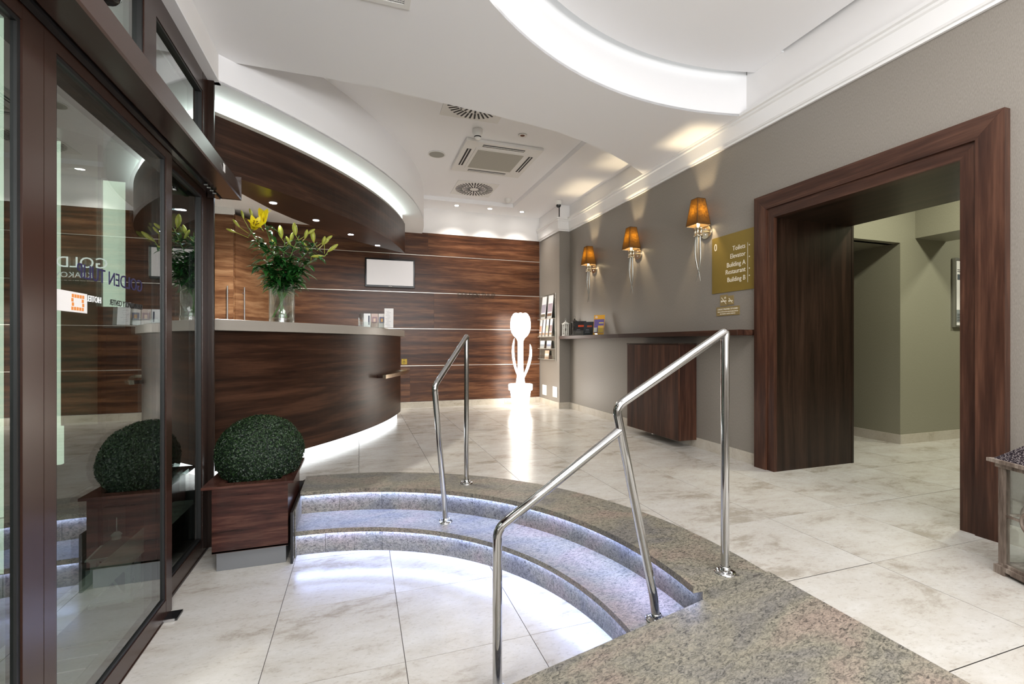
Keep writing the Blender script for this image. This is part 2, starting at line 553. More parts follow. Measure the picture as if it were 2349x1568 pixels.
# polygon of the upper floor hole (stair well + ramp + planter bay), slightly under the granite slab
a_l = pi / 2 + 0.005
a_r = asin((RAMPY - C1[1]) / 2.15)
hole = [(-0.43, -2.6), (1.80, -2.6), (1.80, RAMPY)] + arc(C1, 2.15, a_r, a_l, 48) + [(-0.43, 3.97), (-1.02, 3.97), (-1.02, -2.6)]
hole = [(1.836, -3.0), (1.836, RAMPY)] + arc(C1, 2.15, a_r, a_l, 48) + [(-0.425, 3.93), (-1.06, 3.93), (-1.06, -3.0)]


def in_poly(p, loop):
    c = False
    j = len(loop) - 1
    for i in range(len(loop)):
        a, b = loop[i], loop[j]
        if (a[1] > p[1]) != (b[1] > p[1]) and p[0] < (b[0] - a[0]) * (p[1] - a[1]) / (b[1] - a[1]) + a[0]:
            c = not c
        j = i
    return c


floor_out = [(-3.2, 3.70), (-1.06, 3.70), (-1.06, 3.93), (-0.425, 3.93)] + arc(C1, 2.15, a_l, a_r, 48) + [(1.836, RAMPY), (1.836, -2.6), (9.2, -2.6), (9.2, BWY + 0.1), (-3.2, BWY + 0.1)]
fl = slab(floor_out, [], -0.40, -0.004)
floor = struct('floor', fl, M['grout'])
tile_full = None
n_t = 0
for j in range(-3, 11):
    for i in range(-8, 14):
        x0 = 1.1955 + i * TS; y0 = 1.5693 + j * TS
        x1 = x0 + TS; y1 = y0 + TS
        if x1 < -2.6 or x0 > 8.8 or y0 > BWY or y1 < -0.9: continue
        if x0 > 3.5 and (y0 > 4.4 or y1 < -0.2): continue
        if x1 < -1.1 and y0 < 3.9: continue
        corners = [(x0, y0), (x1, y0), (x1, y1), (x0, y1), ((x0 + x1) / 2, (y0 + y1) / 2), (x0, (y0 + y1) / 2), (x1, (y0 + y1) / 2), ((x0 + x1) / 2, y0), ((x0 + x1) / 2, y1)]
        ins = [in_poly(c, hole) for c in corners]
        if all(ins): continue
        if not any(ins):
            if tile_full is None:
                mb = MB().box(GAP, TS - GAP, GAP, TS - GAP, -0.004, 0.0)
                t = obj('tile', mb, M['tile'], None)
                base_off = Vector((TS / 2, TS / 2, -0.004))
                tile_full = t
            else:
                t = bpy.data.objects.new('tile', tile_full.data); COL.objects.link(t)
            t.parent = floor
            t.location = Vector((x0, y0, 0)) + base_off - WL[floor.name]
        else:
            outer = [(x0 + GAP, y0 + GAP), (x1 - GAP, y0 + GAP), (x1 - GAP, y1 - GAP), (x0 + GAP, y1 - GAP)]
            # tile minus hole: triangulate the union of both edge sets and keep what lies in the tile and outside the hole
            vs = [Vector(p) for p in outer] + [Vector(p) for p in hole]
            ed = [(k, (k + 1) % 4) for k in range(4)] + [(4 + k, 4 + (k + 1) % len(hole)) for k in range(len(hole))]
            V, E_, F, *_ = delaunay_2d_cdt(vs, ed, [], 0, 1e-6)
            fs = []
            for f in F:
                g = (sum(V[k].x for k in f) / 3, sum(V[k].y for k in f) / 3)
                if in_poly(g, outer) and not in_poly(g, hole): fs.append(tuple(f))
            if not fs: continue
            used = sorted({k for f in fs for k in f}); mp_ = {k: q for q, k in enumerate(used)}
            mb = MB().add([(V[k].x, V[k].y, 0.0) for k in used], [tuple(mp_[k] for k in f) for f in fs])
            obj('tile', mb, M['tile'], floor)
        n_t += 1

low_floor = struct('floor', MB().box(-1.2, 1.9, -2.6, 4.0, LOW - 0.1, LOW - 0.004), M['grout'])
full = None
for j in range(-6, 4):
    for i in range(-2, 4):
        x0 = -0.4044 + i * TS; y0 = 2.1016 + j * TS
        x1 = min(x0 + TS, 1.9); y1 = min(y0 + TS, 3.97); xs = max(x0, -1.02)
        if y1 < -0.6 or xs >= x1 - 0.02 or y0 > 3.9: continue
        if y1 < 1.5 and xs > -0.05: continue
        whole = (x1 - xs > TS - 0.001 and y1 - y0 > TS - 0.001)
        if whole and full is not None:
            t = bpy.data.objects.new('tile', full.data); COL.objects.link(t)
            t.parent = low_floor
            t.location = Vector((x0, y0, LOW)) + base_off - WL[low_floor.name]
            continue
        mb = MB().box(xs + GAP, x1 - GAP, y0 + GAP, y1 - GAP, LOW - 0.004, LOW)
        if whole:
            t = obj('tile', mb, M['tile'], None); full = t; t.parent = low_floor
            t.location = t.location - WL[low_floor.name]
        else:
            obj('tile', mb, M['tile'], low_floor)

# ------------------------------------------------------------------ walls
# right wall with the deep doorway (opening Y 1.676..2.95, z < 2.148)
DY0, DY1, DZ = 1.676, 2.952, 2.148
wr = MB()
wr.box(RWX, RWX + 0.9, DY1, BWY + 0.1, -0.4, 3.9)
wr.box(RWX, RWX + 0.9, -2.6, DY0, -0.4, 3.9)
wr.box(RWX, RWX + 0.9, DY0, DY1, DZ, 3.9)
struct('wall_right', wr, M['wallpaper'])
# column at the back right
struct('wall_right', MB().box(3.14, RWX, 6.93, BWY, 0, 3.5), M['wallpaper'])
# white zone above the crown
struct('wall_right', MB().box(RWX - 0.012, RWX, 3.24, 6.93, 3.13, 3.50).box(3.128, 3.14, 6.918, BWY, 3.13, 3.5).box(3.128, RWX, 6.918, 6.93, 3.13, 3.5).box(RWX - 0.012, RWX + 0.001, -2.6, 3.24, 3.12, 3.62), M['white'])

# crown moulding: stepped white band, z 2.94..3.15
cr = MB()
prof = [(0.0, 2.94), (0.020, 2.94), (0.020, 2.958), (0.032, 2.962), (0.040, 2.975), (0.048, 3.09), (0.062, 3.10), (0.062, 3.118), (0.080, 3.125), (0.080, 3.150), (0.0, 3.150)]


def crown(mb, pts):
    """profile swept along a plan polyline; offset = to the left of travel direction"""
    n = len(prof)
    rows = []
    for k, p in enumerate(pts):
        p = Vector(p)
        d0 = (p - Vector(pts[k - 1])).normalized() if k else None
        d1 = (Vector(pts[k + 1]) - p).normalized() if k < len(pts) - 1 else None
        n0 = Vector((-d0.y, d0.x)) if d0 else None; n1 = Vector((-d1.y, d1.x)) if d1 else None
        if n0 and n1: nn = (n0 + n1); nn = nn / (nn.dot(n0))
        else: nn = n0 or n1
        rows.append([(p.x + nn.x * o, p.y + nn.y * o, z) for o, z in prof])
    vs = [v for r in rows for v in r]
    fs = []
    for k in range(len(pts) - 1):
        for q in range(n):
            a = k * n + q; b = k * n + (q + 1) % n
            fs.append((a, b, b + n, a + n))
    fs += [tuple(range(n)), tuple(range((len(pts) - 1) * n, len(pts) * n))[::-1]]
    mb.add(vs, fs)


crown(cr, [(RWX, -2.6), (RWX, 6.93), (3.14, 6.93), (3.14, BWY - 0.02)])
struct('trim_1', cr, M['crown'])

# stone baseboards, piece by piece
def baseboard(name, x0, x1, y0, y1, axis, step=0.6, off=0.0, h=0.1):
    r = thing(name, None, None, (x0, y0, 0), kind='structure')
    a, b = (y0, y1) if axis == 'y' else (x0, x1)
    p = a
    nxt = a + off if off else a + step
    while p < b - 0.01:
        q = min(nxt, b)
        if axis == 'y': obj('stone_piece', MB().box(x0, x1, p + 0.001, q - 0.001, 0, h), M['skirt'], r)
        else: obj('stone_piece', MB().box(p + 0.001, q - 0.001, y0, y1, 0, h), M['skirt'], r)
        p = q; nxt = q + step
    return r


baseboard('baseboard_right', RWX - 0.012, RWX, 3.13, 6.93, 'y', off=0.28)
baseboard('baseboard_right', RWX - 0.012, RWX, -0.6, 1.49, 'y', off=0.3)
baseboard('baseboard_column', 3.128, 3.14, 6.918, BWY - 0.03, 'y', off=0.4)
baseboard('baseboard_column', 3.14, RWX - 0.012, 6.918, 6.93, 'x')
baseboard('baseboard_back', 0.2, 3.128, BWY - 0.035, BWY - 0.02, 'x', off=0.45)

# back wall: white above, walnut panels with metal strips below
struct('wall_back', MB().box(-3.2, RWX + 0.1, BWY, BWY + 0.15, -0.1, 3.7), M['white'])
pw = thing('wall_back', None, None, (0.9, BWY - 0.02, 0), kind='structure')
ZS = [0.10, 0.705, 1.325, 1.935, 2.565, 2.945]
XJ = [-1.75, -0.9, 0.55, 3.13]
for k in range(5):
    xs = {0: [-1.75, 0.8, 3.128], 1: [-1.75, 0.4, 3.128], 2: [-1.75, 1.2, 3.128], 3: [-1.75, 0.47, 3.128], 4: [-1.75, 1.1, 3.128]}[k]
    for q in range(2):
        obj('wood_panel', MB().box(xs[q] + (0.0005 if q else 0), xs[q + 1] - 0.0005, BWY - 0.02, BWY, ZS[k] + 0.005, ZS[k + 1] - (0.005 if k < 4 else 0)), M['wood_wall'], pw)
    if k:
        obj('metal_strip', MB().box(-1.75, 3.127, BWY - 0.0215, BWY - 0.004, ZS[k] - 0.0035, ZS[k] + 0.0035), M['strip'], pw)

# left wall behind reception, wall beside the entrance, wall behind the camera
struct('wall_left', MB().box(-3.3, -3.2, 3.62, BWY + 0.1, -0.1, 3.7), M['white'])
struct('wall_entrance', MB().box(-3.3, -1.13, 3.735, 3.80, -0.5, 3.2), M['dark_void'])
struct('wall_front', MB().box(-1.2, 3.4, -2.7, -2.6, -0.5, 3.9), M['wallpaper'])
# white wall above the glazing, from the soffit up to the ceiling
struct('wall_entrance', MB().box(-1.10, -0.95, -2.6, 3.80, 2.9455, 3.13), M['white'])
struct('wall_entrance', MB().box(-1.10, -0.98, -2.6, 0.25, LOW - 0.1, 2.93), M['wallpaper'])

# ------------------------------------------------------------------ ceilings
ZA = 3.13
edgeA = [(-1.2, 3.815), (-0.95, 3.815), (-0.265, 3.81), (0.22, 3.83), (0.61, 3.88), (1.2, 3.96), (1.82, 4.06), (2.17, 4.18), (2.55, 4.34), (2.95, 4.55), (3.32, 4.79)]
CC = (2.60, 0.52)
RH, RD = 2.82, 2.735
ah0 = math.acos((RWX - 0.012 - CC[0]) / RH)
holeA = arc(CC, RH, ah0, 2 * pi - ah0, 72)
outerA = [(-1.2, -2.6), (RWX - 0.012, -2.6), (RWX - 0.012, holeA[-1][1])] + holeA[::-1][1:-1] + [(RWX - 0.012, holeA[0][1])] + [(3.318, 4.79)] + edgeA[::-1][1:]
struct('ceiling', slab(outerA, [], ZA, ZA + 0.02), M['ceil'])
# fascia of the lowered ceiling towards the back, closing up to the upper ceiling
mb = MB()
n = len(edgeA)
mb.add([(x, y, ZA) for x, y in edgeA] + [(x, y, 3.46) for x, y in edgeA], [(i, i + 1, n + i + 1, n + i) for i in range(n - 1)])
struct('ceiling', mb, M['ceil'])
# recess ring wall and the upper disc
mb = MB()
n = len(holeA)
mb.add([(x, y, ZA + 0.0) for x, y in holeA] + [(x, y, 3.62) for x, y in holeA], [(i, i + 1, n + i + 1, n + i) for i in range(n - 1)], True)
struct('ceiling', mb, M['ceil'])
a3 = math.acos((RWX - 0.012 - CC[0]) / RD)
disc = arc(CC, RD, a3, 2 * pi - a3, 72)
dpoly = disc + [(RWX - 0.012, 2.0 - 3.6), (3.29, -1.6), (3.29, 2.87), (RWX - 0.012, 2.87)]
dpoly = disc + [(3.285, disc[-1][1]), (3.285, 2.865), (RWX - 0.012, 2.865)]
struct('ceiling', slab(dpoly, [], 3.478, 3.492), M['ceil'])
struct('ceiling', MB().box(-0.6, 3.6, -2.7, 3.7, 3.62, 3.66), M['ceil'])
# cove light: slim LED strip on top of the disc's edge
cv = MB()
pts = arc(CC, RD - 0.03, a3 + 0.03, 2 * pi - a3 - 0.03, 60)
n = len(pts)
cv.add([(x, y, 3.50) for x, y in pts] + [(x, y, 3.53) for x, y in pts], [(i, i + 1, n + i + 1, n + i) for i in range(n - 1)])
o = obj('cove_light_strip', cv, M['led_cove'])
tag(o, 'curved white LED strip glowing above the edge of the round ceiling panel', 'light strip')

# upper ceiling at the back with a raised centre
coffer = [(-0.9, 3.9), (2.46, 3.9), (2.46, 7.32), (-0.9, 7.32)]
bigc = [(-3.3, 3.55), (3.45, 3.55), (3.45, BWY + 0.1), (-3.3, BWY + 0.1)]
struct('ceiling', slab(bigc, [coffer], 3.37, 3.435), M['ceil'])
struct('ceiling', MB().box(-3.3, 3.45, 3.5, BWY + 0.1, 3.436, 3.47), M['ceil'])

# bulkhead above reception (vertical curved face) and the soffit at z = 2.93
aB0 = aC2(-0.95, yC2(-0.95, 5.51)); aB1 = asin((BWY - C2[1]) / 5.51)
bk = arc(C2, 5.51, aB0, aB1, 48)
mb = MB(); n = len(bk)
mb.add([(x, y, 2.93) for x, y in bk] + [(x, y, 3.437) for x, y in bk], [(i, i + 1, n + i + 1, n + i) for i in range(n - 1)], True)
mb2 = slab(bk + [(-3.3, BWY), (-3.3, 3.78), (-1.10, 3.78)], [], 2.93, 2.945)
mb.add(mb2.v, mb2.f)
struct('ceiling', mb, M['ceil'])
# soffit over the glazing
struct('ceiling', MB().box(-1.20, -0.945, -2.6, 3.779, 2.93, 2.945), M['ceil'])

# ------------------------------------------------------------------ wooden canopy over the counter
can = thing('reception_canopy', 'curved dark walnut canopy hanging over the reception counter', 'canopy', (-0.2, 5.2, 2.375))
aF0 = aC2(-1.9, yC2(-1.9, 5.27)); aF1 = aC2(0.62, C2[1] - sqrt(5.27 ** 2 - 5.13 ** 2))
outer = arc(C2, 5.27, aF0, aF1, 44)
inner = [(0.585, 6.70), (0.36, 6.50), (0.076, 6.24), (-0.2, 5.92), (-0.48, 5.51), (-0.66, 5.23), (-0.805, 4.95), (-0.97, 4.50), (-1.25, 4.2), (-1.9, 3.95)]
mb = slab(outer + inner, [], 2.375, 2.80)
obj('fascia', mb, M['wood_h'], can)
obj('pale_top_edge', slab(arc(C2, 5.255, aF0, aF1, 44) + inner, [], 2.80, 2.835), M['counter_top'], can)
led = MB(); pts = arc(C2, 5.235, aF0, aF1 - 0.004, 44); n = len(pts)
led.add([(x, y, 2.835) for x, y in pts] + [(x, y, 2.93) for x, y in pts], [(i, i + 1, n + i + 1, n + i) for i in range(n - 1)])
o = obj('light_diffuser', led, M['led_fascia'], can)
for x, y in [(-0.757, 4.70), (-0.435, 5.22), (-0.10, 5.77), (0.225, 6.30)]:
    s = thing('recessed_spotlight', {-0.757: 'leftmost bluish spotlight under the walnut canopy', -0.435: 'second bluish spotlight from the left under the walnut canopy', -0.10: 'third bluish spotlight from the left under the walnut canopy', 0.225: 'rightmost bluish spotlight under the walnut canopy'}[x], 'spotlight', (x, y, 2.36), 'spotlights under the canopy')
    obj('trim_ring', MB().lathe([(0.030, 2.374), (0.040, 2.372), (0.040, 2.3745)], x, y, 24), M['chrome'], s)
    obj('lens', MB().disc((x, y, 2.3735), (0, 0, -1), 0.030, 0.001), M['spot_cool'], s)
    light('canopy_spot', 'SPOT', (x, y, 2.36), 5, (0.80, 0.88, 1.0), 0.03, (0, 0, 0), None, radians(100), 0.9)
s = thing('round_downlight', 'large round white downlight in the ceiling left of the walnut canopy', 'downlight', (-1.12, 5.9, 2.92))
obj('trim_ring', MB().lathe([(0.10, 2.926), (0.125, 2.924), (0.125, 2.9299)], -1.12, 5.9, 32), M['white_pl'], s)
obj('lens', MB().disc((-1.12, 5.9, 2.9275), (0, 0, -1), 0.10, 0.001, 32), M['spot_big'], s)
light('round_downlight_lamp', 'SPOT', (-1.12, 5.9, 2.91), 260, (1.0, 0.97, 0.86), 0.09, (0, 0, 0), None, radians(150), 0.8)

# ------------------------------------------------------------------ reception counter
cnt = thing('reception_counter', 'long curved walnut reception counter with a pale grey top', 'counter', (-0.3, 5.2, 0))
aK0 = aC2(-1.42, yC2(-1.42, 5.20)); aK1 = asin((6.80 - C2[1]) / 5.20)
obj('plinth', MB().arcblock(C2, 4.85, 5.155, aK0, aK1 - 0.01, 0.0, 0.095, 44), M['kick_glow'], cnt)
obj('front_panel', MB().arcblock(C2, 4.85, 5.20, aK0, aK1, 0.095, 1.178, 56), M['wood_h'], cnt)
o = obj('countertop', MB().arcblock(C2, 4.62, 5.255, aK0 - 0.0, aK1 + 0.006, 1.178, 1.265, 56), M['counter_top'], cnt); bevel(o, 0.004)
# bar handle on the front, at the right end
aH0 = aC2(0.255, 5.70)
hb = MB().arcblock(C2, 5.275, 5.315, aH0, aK1 + 0.004, 0.655, 0.70, 16)
obj('bag_rail', hb, M['nickel'], cnt)
obj('rail_bracket', MB().arcblock(C2, 5.19, 5.276, aH0, aH0 + 0.012, 0.66, 0.695, 2), M['bronze'], cnt)
obj('rail_bracket', MB().arcblock(C2, 5.19, 5.276, aK1 - 0.01, aK1 + 0.004, 0.66, 0.695, 2), M['nickel'], cnt)

# cupboards behind reception
cup = thing('wall_cupboard', 'tall light walnut cupboard with two long bar handles behind reception', 'cupboard', (-1.7, 7.3, 0))
YC = 7.13
obj('body', MB().prism([(-3.0, YC + 0.02), (-1.63, YC + 0.02), (-1.24, 7.78), (-3.0, 7.78)], 0, 2.85), M['wood_cup'], cup)
d1 = obj('door', MB().box(-2.55, -1.638, YC, YC + 0.02, 0.02, 2.83), M['wood_cup'], cup)
nx, ny = (7.78 - YC), -(-1.24 + 1.63); L_ = hypot(nx, ny); nx /= L_; ny /= L_
tx, ty = (-1.24 + 1.63) / L_, (7.78 - YC) / L_
d2 = obj('door', MB().prism([(-1.628 + nx * 0.018, YC + 0.02 + ny * 0.018), (-1.628 + nx * 0.018 + tx * (L_ - 0.02), YC + 0.02 + ny * 0.018 + ty * (L_ - 0.02)), (-1.628 + tx * (L_ - 0.02), YC + 0.02 + ty * (L_ - 0.02)), (-1.628, YC + 0.02)], 0.02, 2.83), M['wood_cup'], cup)
obj('door_handle', MB().tube([(-1.70, YC - 0.035, 1.05), (-1.70, YC - 0.035, 1.86)], 0.009, 10).tube([(-1.70, YC, 1.78), (-1.70, YC - 0.035, 1.78)], 0.006, 8).tube([(-1.70, YC, 1.15), (-1.70, YC - 0.035, 1.15)], 0.006, 8), M['brushed'], d1)
hx, hy = -1.628 + tx * 0.12 + nx * 0.05, YC + 0.02 + ty * 0.12 + ny * 0.05
obj('door_handle', MB().tube([(hx, hy, 1.05), (hx, hy, 1.86)], 0.009, 10).tube([(hx - nx * .04, hy - ny * .04, 1.78), (hx, hy, 1.78)], 0.006, 8).tube([(hx - nx * .04, hy - ny * .04, 1.15), (hx, hy, 1.15)], 0.006, 8), M['brushed'], d2)
obj('white_cornice', MB().prism([(-3.0, YC - 0.01), (-1.64, YC - 0.01), (-1.63, YC + 0.05), (-3.0, YC + 0.05)], 2.835, 2.928), M['white'], cup)

# small yellow notice on the back wall
yn = thing('yellow_pictogram', 'small yellow wheelchair pictogram plate on the walnut back wall beside the counter end', 'sign', (0.75, BWY - 0.024, 0.735))
obj('plate', MB().box(0.66, 0.75, BWY - 0.024, BWY - 0.0205, 0.73, 0.82), plain('yellow_plate', (0.45, 0.30, 0.02), 0.5), yn)
obj('symbol', MB().ring((0.70, BWY - 0.0248, 0.765), (0, 1, 0), 0.017, 0.0025, 16, 6).box(0.699, 0.703, BWY - 0.026, BWY - 0.024, 0.77, 0.80).box(0.703, 0.72, BWY - 0.026, BWY - 0.024, 0.775, 0.779).disc((0.701, BWY - 0.024, 0.807), (0, -1, 0), 0.006, 0.002, 10), M['letter_k'], yn)

# dim lettering on the back wall
bl = thing('wall_lettering', 'dim dark metal lettering across a strip of the walnut back wall above the tulip lamp', 'sign', (1.75, BWY - 0.03, 1.90))
M['dim_letter'] = plain('dark_bronze_letters', (0.06, 0.035, 0.02), 0.35, 0.6)
text('letters', 'GOLDEN TULIP', 0.118, (1.60, BWY - 0.024, 1.885), (1, 0, 0), (0, 0, 1), M['dim_letter'], bl, width=0.83, extrude=0.004)

# television
tv = thing('television', 'black framed wall television with a blank white screen on the walnut wall', 'television', (0.475, 7.7, 1.996))
o = obj('casing', MB().box(0.08, 0.872, 7.715, 7.76, 1.992, 2.462), M['black_gl'], tv); bevel(o, 0.006)
obj('screen', MB().box(0.108, 0.845, 7.7135, 7.716, 2.028, 2.436), plain('blank_screen', (0.5, 0.48, 0.47), 0.4, emit=(0.80, 0.76, 0.76), estr=0.16), tv)
obj('wall_bracket', MB().box(0.35, 0.6, 7.759, 7.779, 2.1, 2.35), M['black'], tv)
text('maker_mark', 'SAMSUNG', 0.012, (0.476, 7.7145, 2.008), (1, 0, 0), (0, 0, 1), M['letter'], tv, 'CENTER', extrude=0.0003)

# ------------------------------------------------------------------ tulip floor lamp
TX, TY = 2.61, 7.365
tl = thing('tulip_lamp', 'glowing white plastic tulip in a pot, floor lamp in front of the walnut wall', 'lamp', (TX, TY, 0))
pot = [(0.0, 0.0), (0.132, 0.0), (0.142, 0.006), (0.175, 0.27), (0.180, 0.28), (0.200, 0.285), (0.205, 0.292), (0.207, 0.375), (0.200, 0.385), (0.185, 0.385), (0.17, 0.36), (0.0, 0.355)]
obj('pot', MB().lathe(pot, TX, TY, 40), M['tulip'], tl)
mb = MB()
mb.lathe([(0.085, 0.35), (0.07, 0.45), (0.052, 0.6), (0.046, 0.8), (0.045, 1.0), (0.05, 1.12), (0.075, 1.17), (0.12, 1.21), (0.155, 1.27), (0.172, 1.34), (0.175, 1.42), (0.165, 1.50), (0.148, 1.545), (0.12, 1.56), (0.0, 1.555)], TX, TY, 32)
obj('stem_and_bulb', mb, M['tulip'], tl)
mb = MB()
for k in range(6):
    a = k * pi / 3 + 0.2
    px, py = TX + 0.088 * cos(a), TY + 0.088 * sin(a)
    mb.lathe([(0.0, 1.60), (0.03, 1.592), (0.055, 1.57), (0.068, 1.53), (0.066, 1.45), (0.04, 1.36), (0.0, 1.3)], px, py, 16)
obj('petals', mb, M['tulip'], tl)


def leaf_solid(mb, base, tip, bend, w, t=0.014, n=14):
    base = Vector(base); tip = Vector(tip); bend = Vector(bend)
    side = Vector((0, 1, 0))
    vs = []
    for i in range(n + 1):
        s = i / n
        p = base * (1 - s) ** 2 + bend * 2 * s * (1 - s) + tip * s * s
        d = (bend - base) * (1 - s) + (tip - bend) * s
        d.normalize()
        x = d.cross(side).normalized()
        ww = w * (0.55 + 1.4 * s) * (1 - s) ** 0.6 if s < 1 else 0
        for k in range(8):
            a = 2 * pi * k / 8
            vs.append(p + x * ww * cos(a) + side * (ww * 1.5 * sin(a)))
    fs = []
    for i in range(n):
        for k in range(8):
            a = i * 8 + k; b = i * 8 + (k + 1) % 8
            fs.append((a, b, b + 8, a + 8))
    mb.add(vs, fs, True)


mb = MB(); leaf_solid(mb, (TX - 0.03, TY, 0.5), (TX - 0.115, TY - 0.02, 1.17), (TX - 0.19, TY - 0.01, 0.86), 0.026)
obj('leaf', mb, M['tulip'], tl)
mb = MB(); leaf_solid(mb, (TX + 0.03, TY, 0.45), (TX + 0.165, TY - 0.02, 1.07), (TX + 0.235, TY - 0.01, 0.83), 0.028)
obj('leaf', mb, M['tulip'], tl)

# ------------------------------------------------------------------ doorway casing (door_1)
dr = thing('door_1', None, None, (RWX - 0.05, 2.3, 0), kind='structure')
XO = 3.28
# outer band: two mitred jambs + head, stepped
oy0, oy1, oz = 1.487, 3.128, 2.345
sy0, sy1, sz = 1.612, 3.008, 2.220


def frame_piece(poly_yz, x0, x1):
    n = len(poly_yz)
    m = MB()
    m.add([(x0, y, z) for y, z in poly_yz] + [(x1, y, z) for y, z in poly_yz],
          [tuple(range(n)), tuple(range(n, 2 * n))[::-1]] + [(i, n + i, n + (i + 1) % n, (i + 1) % n) for i in range(n)])
    return m


o = obj('casing_jamb', frame_piece([(oy1, 0), (oy1, oz), (sy1, sz), (sy1, 0)], XO, RWX), M['wood_v'], dr)
o = obj('casing_jamb', frame_piece([(sy0, 0), (sy0, sz), (oy0, oz), (oy0, 0)], XO, RWX), M['wood_v'], dr)
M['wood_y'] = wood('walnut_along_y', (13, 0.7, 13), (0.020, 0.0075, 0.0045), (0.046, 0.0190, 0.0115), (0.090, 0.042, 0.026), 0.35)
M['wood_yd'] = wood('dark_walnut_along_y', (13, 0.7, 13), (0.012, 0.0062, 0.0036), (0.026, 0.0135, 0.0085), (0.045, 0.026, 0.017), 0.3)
o = obj('casing_head', frame_piece([(oy0 + 0.0007, oz), (oy1 - 0.0007, oz), (sy1 - 0.0007, sz + 0.0003), (sy0 + 0.0007, sz + 0.0003)], XO, RWX), M['wood_y'], dr)
# inner recessed band
o = obj('inner_jamb', frame_piece([(sy1, 0), (sy1, sz), (DY1 - 0.012, DZ - 0.012), (DY1 - 0.012, 0)], XO + 0.016, RWX), M['wood_v'], dr)
o = obj('inner_jamb', frame_piece([(DY0 + 0.012, 0), (DY0 + 0.012, DZ - 0.012), (sy0, sz), (sy0, 0)], XO + 0.016, RWX), M['wood_v'], dr)
o = obj('inner_head', frame_piece([(sy0, sz), (sy1, sz), (DY1 - 0.012, DZ - 0.012), (DY0 + 0.012, DZ - 0.012)], XO + 0.016, RWX), M['wood_y'], dr)
# deep linings of the passage
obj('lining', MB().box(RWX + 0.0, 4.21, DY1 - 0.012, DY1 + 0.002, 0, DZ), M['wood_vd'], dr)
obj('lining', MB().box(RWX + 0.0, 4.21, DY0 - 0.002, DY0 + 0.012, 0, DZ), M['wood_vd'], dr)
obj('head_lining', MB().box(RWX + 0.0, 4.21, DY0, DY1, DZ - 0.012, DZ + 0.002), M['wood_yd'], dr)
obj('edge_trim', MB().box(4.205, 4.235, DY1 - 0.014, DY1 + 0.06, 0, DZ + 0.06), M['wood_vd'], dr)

# ------------------------------------------------------------------ corridor beyond the doorway
wc = MB()
wc.box(5.50, 9.2, 3.33, 3.45, 0, 3.2)
wc.box(4.23, 5.50, 3.33, 3.45, 2.157, 3.2)
struct('wall_corridor', wc, M['wall_green'])
struct('wall_corridor', MB().box(5.50, 5.62, 3.45, 3.95, 0, 3.2).box(4.23, 5.5, 3.40, 3.95, 2.157, 2.25), M['wall_green'])
struct('wall_corridor', MB().box(4.0, 9.3, -0.3, -0.2, 0, 3.2).box(9.2, 9.3, -0.3, 3.45, 0, 3.2), M['wall_green'])
struct('ceiling', MB().box(4.23, 9.3, -0.3, 3.95, 3.0, 3.05), M['ceil'])
struct('wall_corridor', MB().box(5.74, 6.257, 0.5, 3.33, 2.222, 3.0), M['wall_green'])
d = thing('door_2', None, None, (4.9, 3.84, 0), kind='structure')
for k in range(5):
    obj('wood_panel', MB().box(4.23, 5.50, 3.82, 3.86, 0.02 + k * 0.43, 0.445 + k * 0.43), M['wood_h'], d)
obj('hinge', MB().box(5.47, 5.49, 3.81, 3.825, 0.3, 0.42).box(5.47, 5.49, 3.81, 3.825, 1.75, 1.87), M['brushed'], d)
struct('wall_corridor', MB().box(4.1, 5.6, 3.86, 3.95, 0, 3.0), M['dark_void'])
baseboard('baseboard_corridor', 5.50, 9.0, 3.318, 3.33, 'x', off=0.45)
baseboard('baseboard_corridor', 5.488, 5.50, 3.318, 3.82, 'y')
light('corridor_lamp', 'AREA', (4.95, 2.1, 2.98), 26, (1.0, 1.0, 0.82), 0.25)
light('corridor_lamp', 'AREA', (7.1, 1.9, 2.98), 22, (1.0, 1.0, 0.82), 0.25)
pf = thing('framed_notice', 'silver framed black and white notice hanging in the corridor beyond the doorway', 'picture', (6.62, 3.32, 1.26))
fr = MB().box(6.356, 6.376, 3.295, 3.329, 1.263, 2.042).box(6.88, 6.90, 3.295, 3.329, 1.263, 2.042).box(6.376, 6.88, 3.295, 3.329, 1.263, 1.283).box(6.376, 6.88, 3.295, 3.329, 2.022, 2.042)
obj('frame', fr, M['brushed'], pf)
obj('print', MB().box(6.376, 6.88, 3.31, 3.328, 1.283, 2.022), M['paper'], pf)
obj('picture_band', MB().box(6.42, 6.84, 3.307, 3.3101, 1.80, 1.86), plain('grey_band', (0.08, 0.1, 0.12), 0.5), pf)
obj('lower_block', MB().box(6.40, 6.86, 3.307, 3.3101, 1.32, 1.46), plain('grey_block', (0.25, 0.27, 0.28), 0.5), pf)
for k in range(5):
    obj('text_line', MB().box(6.41, 6.80, 3.305, 3.3072, 1.335 + k * 0.018, 1.340 + k * 0.018), M['letter_k'], pf)
obj('text_line', MB().box(6.42, 6.70, 3.307, 3.3101, 1.89, 1.895).box(6.42, 6.66, 3.307, 3.3101, 1.91, 1.915), M['letter_k'], pf)

# ------------------------------------------------------------------ steps
st = thing('granite_steps', 'curved granite steps with blue-white light strips under their nosings', 'steps', (0.6, 2.9, LOW))
aR = asin((RAMPY - C1[1]) / 2.0)


def aend(r): return asin((RAMPY + 0.001 - C1[1]) / r)


A0 = pi / 2 + 0.004
